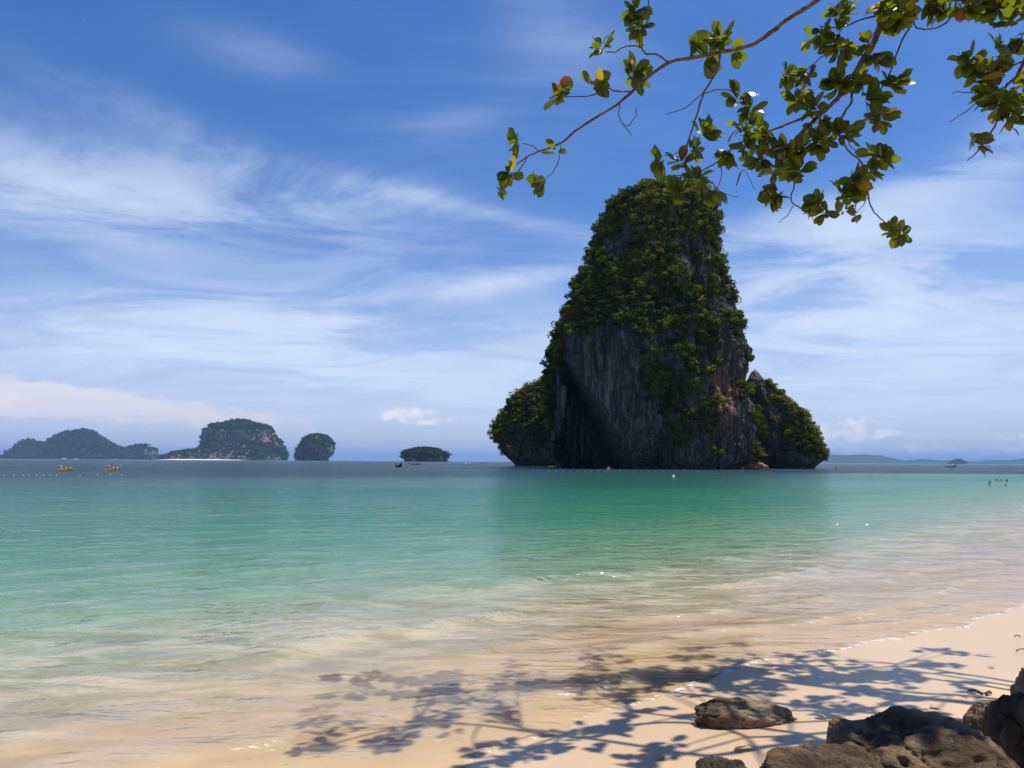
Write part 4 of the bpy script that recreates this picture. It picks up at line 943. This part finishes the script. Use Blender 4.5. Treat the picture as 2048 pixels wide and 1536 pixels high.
# ------------------------------------------------------------------ kayaks
def hull_mesh(name, L, W, H, sheer=.25, bowup=.25, sternup=.2, n=22, flare=1.0, deck=.0, transom=False):
    secs = []; m_ = 9
    for i in range(n):
        f = i / (n - 1); x = (f - .5) * L
        w = W / 2 * (max(0.0, 1 - abs(2 * f - 1) ** 2.6) ** .8 if not transom else (1 - max(0, (f - .35) / .65) ** 2.2) ** .9 * (0.72 + .28 * min(1, f / .35)))
        w = max(w, .012 * L / 3)
        top = H + (bowup * max(0, (f - .5) * 2) ** 2.4 + sternup * max(0, (.5 - f) * 2) ** 2.4)
        bot = (bowup * .85 * max(0, (f - .62) / .38) ** 2.2 + sternup * .5 * max(0, (.3 - f) / .3) ** 2)
        secs.append([(x, w * (math.cos(math.pi * k / (m_ - 1))) * (1 if k in (0, m_ - 1) else .98), top - (top - bot) * math.sin(math.pi * k / (m_ - 1)) ** .7) for k in range(m_)])
    vs = [p for s2 in secs for p in s2]; fs = []
    for i in range(n - 1):
        for k in range(m_ - 1): fs.append((i * m_ + k, i * m_ + k + 1, (i + 1) * m_ + k + 1, (i + 1) * m_ + k))
    # deck set a little below the rim
    b_ = len(vs)
    for i in range(n):
        p0, p1 = secs[i][0], secs[i][-1]; vs += [(p0[0], p0[1] * .93, p0[2] - deck), (p1[0], p1[1] * .93, p1[2] - deck)]
    for i in range(n - 1):
        fs.append((b_ + 2 * i, b_ + 2 * i + 1, b_ + 2 * i + 3, b_ + 2 * i + 2))
        fs.append((i * m_, (i + 1) * m_, b_ + 2 * i + 2, b_ + 2 * i)); fs.append((i * m_ + m_ - 1, b_ + 2 * i + 1, b_ + 2 * i + 3, (i + 1) * m_ + m_ - 1))
    fs.append(tuple(range(m_))); fs.append(tuple(reversed(range((n - 1) * m_, n * m_))))
    me = bpy.data.meshes.new(name); me.from_pydata(vs, [], fs); me.update()
    bm = bmesh.new(); bm.from_mesh(me); bmesh.ops.recalc_face_normals(bm, faces=bm.faces); bm.to_mesh(me); bm.free()
    me.polygons.foreach_set('use_smooth', [True] * len(me.polygons)); return me
KH = hull_mesh('hull', 3.5, .82, .26, .1, .14, .10, deck=.10)
def box_mesh(name, dims, bev=.03):
    bm = bmesh.new(); bmesh.ops.create_cube(bm, size=1); bmesh.ops.scale(bm, vec=dims, verts=bm.verts)
    bmesh.ops.bevel(bm, geom=bm.edges[:], offset=min(bev, min(dims) * .4), segments=2, affect='EDGES'); me = bpy.data.meshes.new(name); bm.to_mesh(me); bm.free(); return me
KM = {'yellow': simple('yellow_plastic', (0.78, 0.50, 0.05), 0.35, .06), 'orange': simple('orange_plastic', (0.75, 0.24, 0.05), 0.35, .06), 'pale': simple('cream_plastic', (0.75, 0.62, 0.40), 0.35, .06)}
SEATM = simple('dark_seat', (0.05, 0.03, 0.03), 0.7)
WHITEP = simple('white_paint', (0.8, 0.8, 0.78), 0.4, .05)
def kayak(label, px, py, rz, color, riders, Y=None, paddle=None):
    q = on_water(px, py, Y); q.z = -.05
    k = empty('kayak', q, rz); tag(k, label, 'kayak', 'kayaks on the bay')
    hm_ = KH.copy(); hm_.materials.clear(); link('hull', hm_, KM[color], k)
    xs_ = {2: (-.75, .55), 3: (-.95, 0, .85), 1: (-.3,)}[len(riders)]
    for x_, rd_ in zip(xs_, riders):
        link('seat', box_mesh('seat', (.06, .5, .32)), SEATM, k, (x_ - .24, 0, .34))
        c_, s2 = math.cos(rz), math.sin(rz)
        person(rd_[0], q + Vector((c_ * x_, s2 * x_, .30)), rz - math.pi / 2, 'paddle', rd_[1], rd_[2] if len(rd_) > 2 else None, SKIN2, 'kayakers')
    if paddle:
        c_, s2 = math.cos(rz), math.sin(rz); x_ = xs_[-1] + .42
        pd = empty('paddle', q + Vector((c_ * x_, s2 * x_, .63)), rz); tag(pd, paddle, 'paddle', 'kayak paddles')
        pd.rotation_euler = (0.55, 0, rz)
        link('shaft', tube_mesh('shaft', [(0, -1.05, 0), (0, 1.05, 0)], [.017, .017], 6), SEATM, pd)
        for s_ in (-1, 1): link('blade', ball('blade', (0, s_ * 1.08, 0), (.02, .24, .10), 2), WHITEP, pd)
kayak('yellow kayak at the far left carrying three paddlers', 131, 941.5, .12, 'yellow', [('paddler at the back of the far left yellow kayak in a cap', 'yellow', 'white'), ('middle paddler of the far left yellow kayak', 'yellow'), ('front paddler of the far left yellow kayak', 'yellow')])
kayak('yellow kayak right of the far left one with a raised white paddle', 226, 940.5, .10, 'yellow', [('red-vested paddler with white cap at the back of the second kayak', 'red', 'white'), ('yellow-vested paddler in the middle of the second kayak', 'yellow'), ('front paddler of the second kayak holding the white paddle', 'white')], None, 'white-bladed paddle raised over the second yellow kayak')
kayak('orange kayak gliding before the cave mouth', 1103, 933, .15, 'orange', [('rear paddler of the orange kayak at the cave', 'orange'), ('front paddler of the orange kayak at the cave', 'orange')], 345)
kayak('cream kayak with two paddlers in front of the smooth overhanging wall', 1217, 938.5, 1.1, 'orange', [('orange-vested paddler at the back of the kayak below the overhang', 'orange'), ('white-shirted paddler at the front of the kayak below the overhang', 'white')], 243)
kayak('pale kayak seen end-on right of the rock island', 1673, 940, 1.25, 'pale', [('rear paddler in the pale kayak right of the island', 'dark'), ('front paddler in the pale kayak right of the island', 'yellow')], 285)

# ------------------------------------------------------------------ longtail boats
DARKW = simple('dark_hull', (0.035, 0.028, 0.024), 0.5, .3, 2); BROWNW = simple('varnished_wood', (0.20, 0.10, 0.05), 0.5, .3, 2); REDC = simple('red_cloth', (0.55, 0.05, 0.12), 0.8, .1); GREYC = simple('grey_canvas', (0.45, 0.47, 0.48), 0.8, .1)
LH = hull_mesh('hull', 10, 2.0, .75, .3, 1.3, .35, 26, deck=.25)
def longtail(label, px, py, Y, rz, roof, scarf=True, s_=1.0):
    q = on_water(px, py, Y); q.z = -.18
    b_ = empty('longtail_boat', q, rz); b_.scale = (s_,) * 3; tag(b_, label, 'boat', 'longtail boats')
    link('hull', LH, DARKW, b_)
    link('prow', tube_mesh('prow', smooth_path([(4.6, 0, 1.5), (5.0, 0, 2.1), (5.15, 0, 2.8)]), [.10] * 8 + [.07], 8), DARKW, b_)
    if scarf: link('scarf', tube_mesh('scarf', [(4.93, 0, 1.95), (5.02, 0, 2.15), (5.1, 0, 2.5), (5.0, .05, 1.7)], [.15, .2, .15, .1], 8), REDC, b_)
    if roof is not None:
        rf = link('canopy', box_mesh('canopy', (4.2, 1.7, .10), .04), roof, b_, (-.6, 0, 2.35))
        for x_ in (-2.5, -.6, 1.3):
            for y_ in (-.78, .78): link('post', tube_mesh('post', [(x_, y_, .6), (x_, y_, 2.32)], [.035, .035], 6), DARKW, b_)
    for x_ in (-2.2, -.8, .6, 2.0): link('bench', box_mesh('bench', (.3, 1.6, .06), .02), BROWNW, b_, (x_, 0, .66))
    link('engine', box_mesh('engine', (.7, .45, .5), .06), GREYC, b_, (-4.5, 0, 1.35))
    link('tail_shaft', tube_mesh('tail_shaft', [(-4.2, 0, 1.4), (-7.2, .2, .15)], [.04, .03], 6), DARKW, b_)
    return b_
longtail('black longtail boat with white wheelhouse roof, nearest of the moored boats', 797, 934, 300, R(-68), WHITEP, False, .95)
longtail('dark longtail boat with a red bow scarf in front of the islet', 829, 929.3, 505, R(168), GREYC, True, .85)
longtail('dark longtail boat at the right of the moored boats, without a roof', 963, 927.5, 690, R(20), None, False, .75)
longtail('lone dark longtail boat before the hills on the right, seen bow-on', 1902, 935, 545, R(-78), None, False, .95)
def motor_boat(label, px, py, Y, rz, s_, group):
    q = on_water(px, py, Y); q.z = -.15
    b_ = empty('motor_boat', q, rz); b_.scale = (s_,) * 3; tag(b_, label, 'boat', group)
    link('hull', MH, WHITEP, b_); link('cabin', box_mesh('cabin', (2.2, 1.7, .9), .15), WHITEP, b_, (-.3, 0, 1.35)); link('canopy', box_mesh('canopy', (3.4, 1.9, .1), .04), GREYC, b_, (-.9, 0, 2.5))
    for x_ in (-2.4, .6):
        for y_ in (-.85, .85): link('post', tube_mesh('post', [(x_, y_, .8), (x_, y_, 2.5)], [.04, .04], 6), WHITEP, b_)
    link('window', box_mesh('window', (.06, 1.4, .4), .02), SEATM, b_, (.82, 0, 1.55)); link('outboard', box_mesh('outboard', (.5, .4, .8), .08), SEATM, b_, (-3.7, 0, .9))
MH = hull_mesh('hull', 7, 2.3, .85, .2, .5, .05, 22, deck=.2)
motor_boat('white and grey tour boat moored between the dark longtail boats', 936, 927.3, 690, R(160), .85, 'moored tour boats')
motor_boat('white boat anchored off the wooded island, longest of three', 127, 917.6, 4500, R(5), 5.0, 'boats off the wooded island')
motor_boat('white boat anchored off the wooded island, middle of three', 153, 917.7, 4500, R(175), 4.0, 'boats off the wooded island')
motor_boat('white boat anchored off the wooded island, rightmost of three', 230, 917.9, 4500, R(10), 2.6, 'boats off the wooded island')

# ------------------------------------------------------------------ floats of the swimming zone
FLOATME = ball('float', (0, 0, .04), (.10, .10, .085), 2)
FM = simple('float_plastic', (0.50, 0.47, 0.36), 0.4, .05)
for i, a in enumerate((8, 28, 47, 58, 73, 87, 100, 113, 160, 195, 221, 244)):
    q = on_water(a, 951.5 - i * .12); o = link('float', FLOATME, FM, None, q)
    tag(o, 'small pale float on the swim line at the far left', 'float', 'floats of the left swim line')
for i in range(22):
    q = on_water(1098 + i * 14.2, 943.2 - .04 * i, None); o = link('float', FLOATME, FM, None, q)
    tag(o, 'small pale float on the swim line before the rock island', 'float', 'floats before the rock island')
bq = on_water(1347, 955); by_ = empty('buoy', bq); tag(by_, 'white ball buoy alone in the green water before the island', 'buoy')
link('ball', ball('ball', (0, 0, .12), (.24, .24, .24), 3), WHITEP, by_); link('handle', tube_mesh('handle', [(0, 0, .32), (.12, 0, .46), (.05, 0, .5)], [.05, .05, .03], 8), WHITEP, by_)
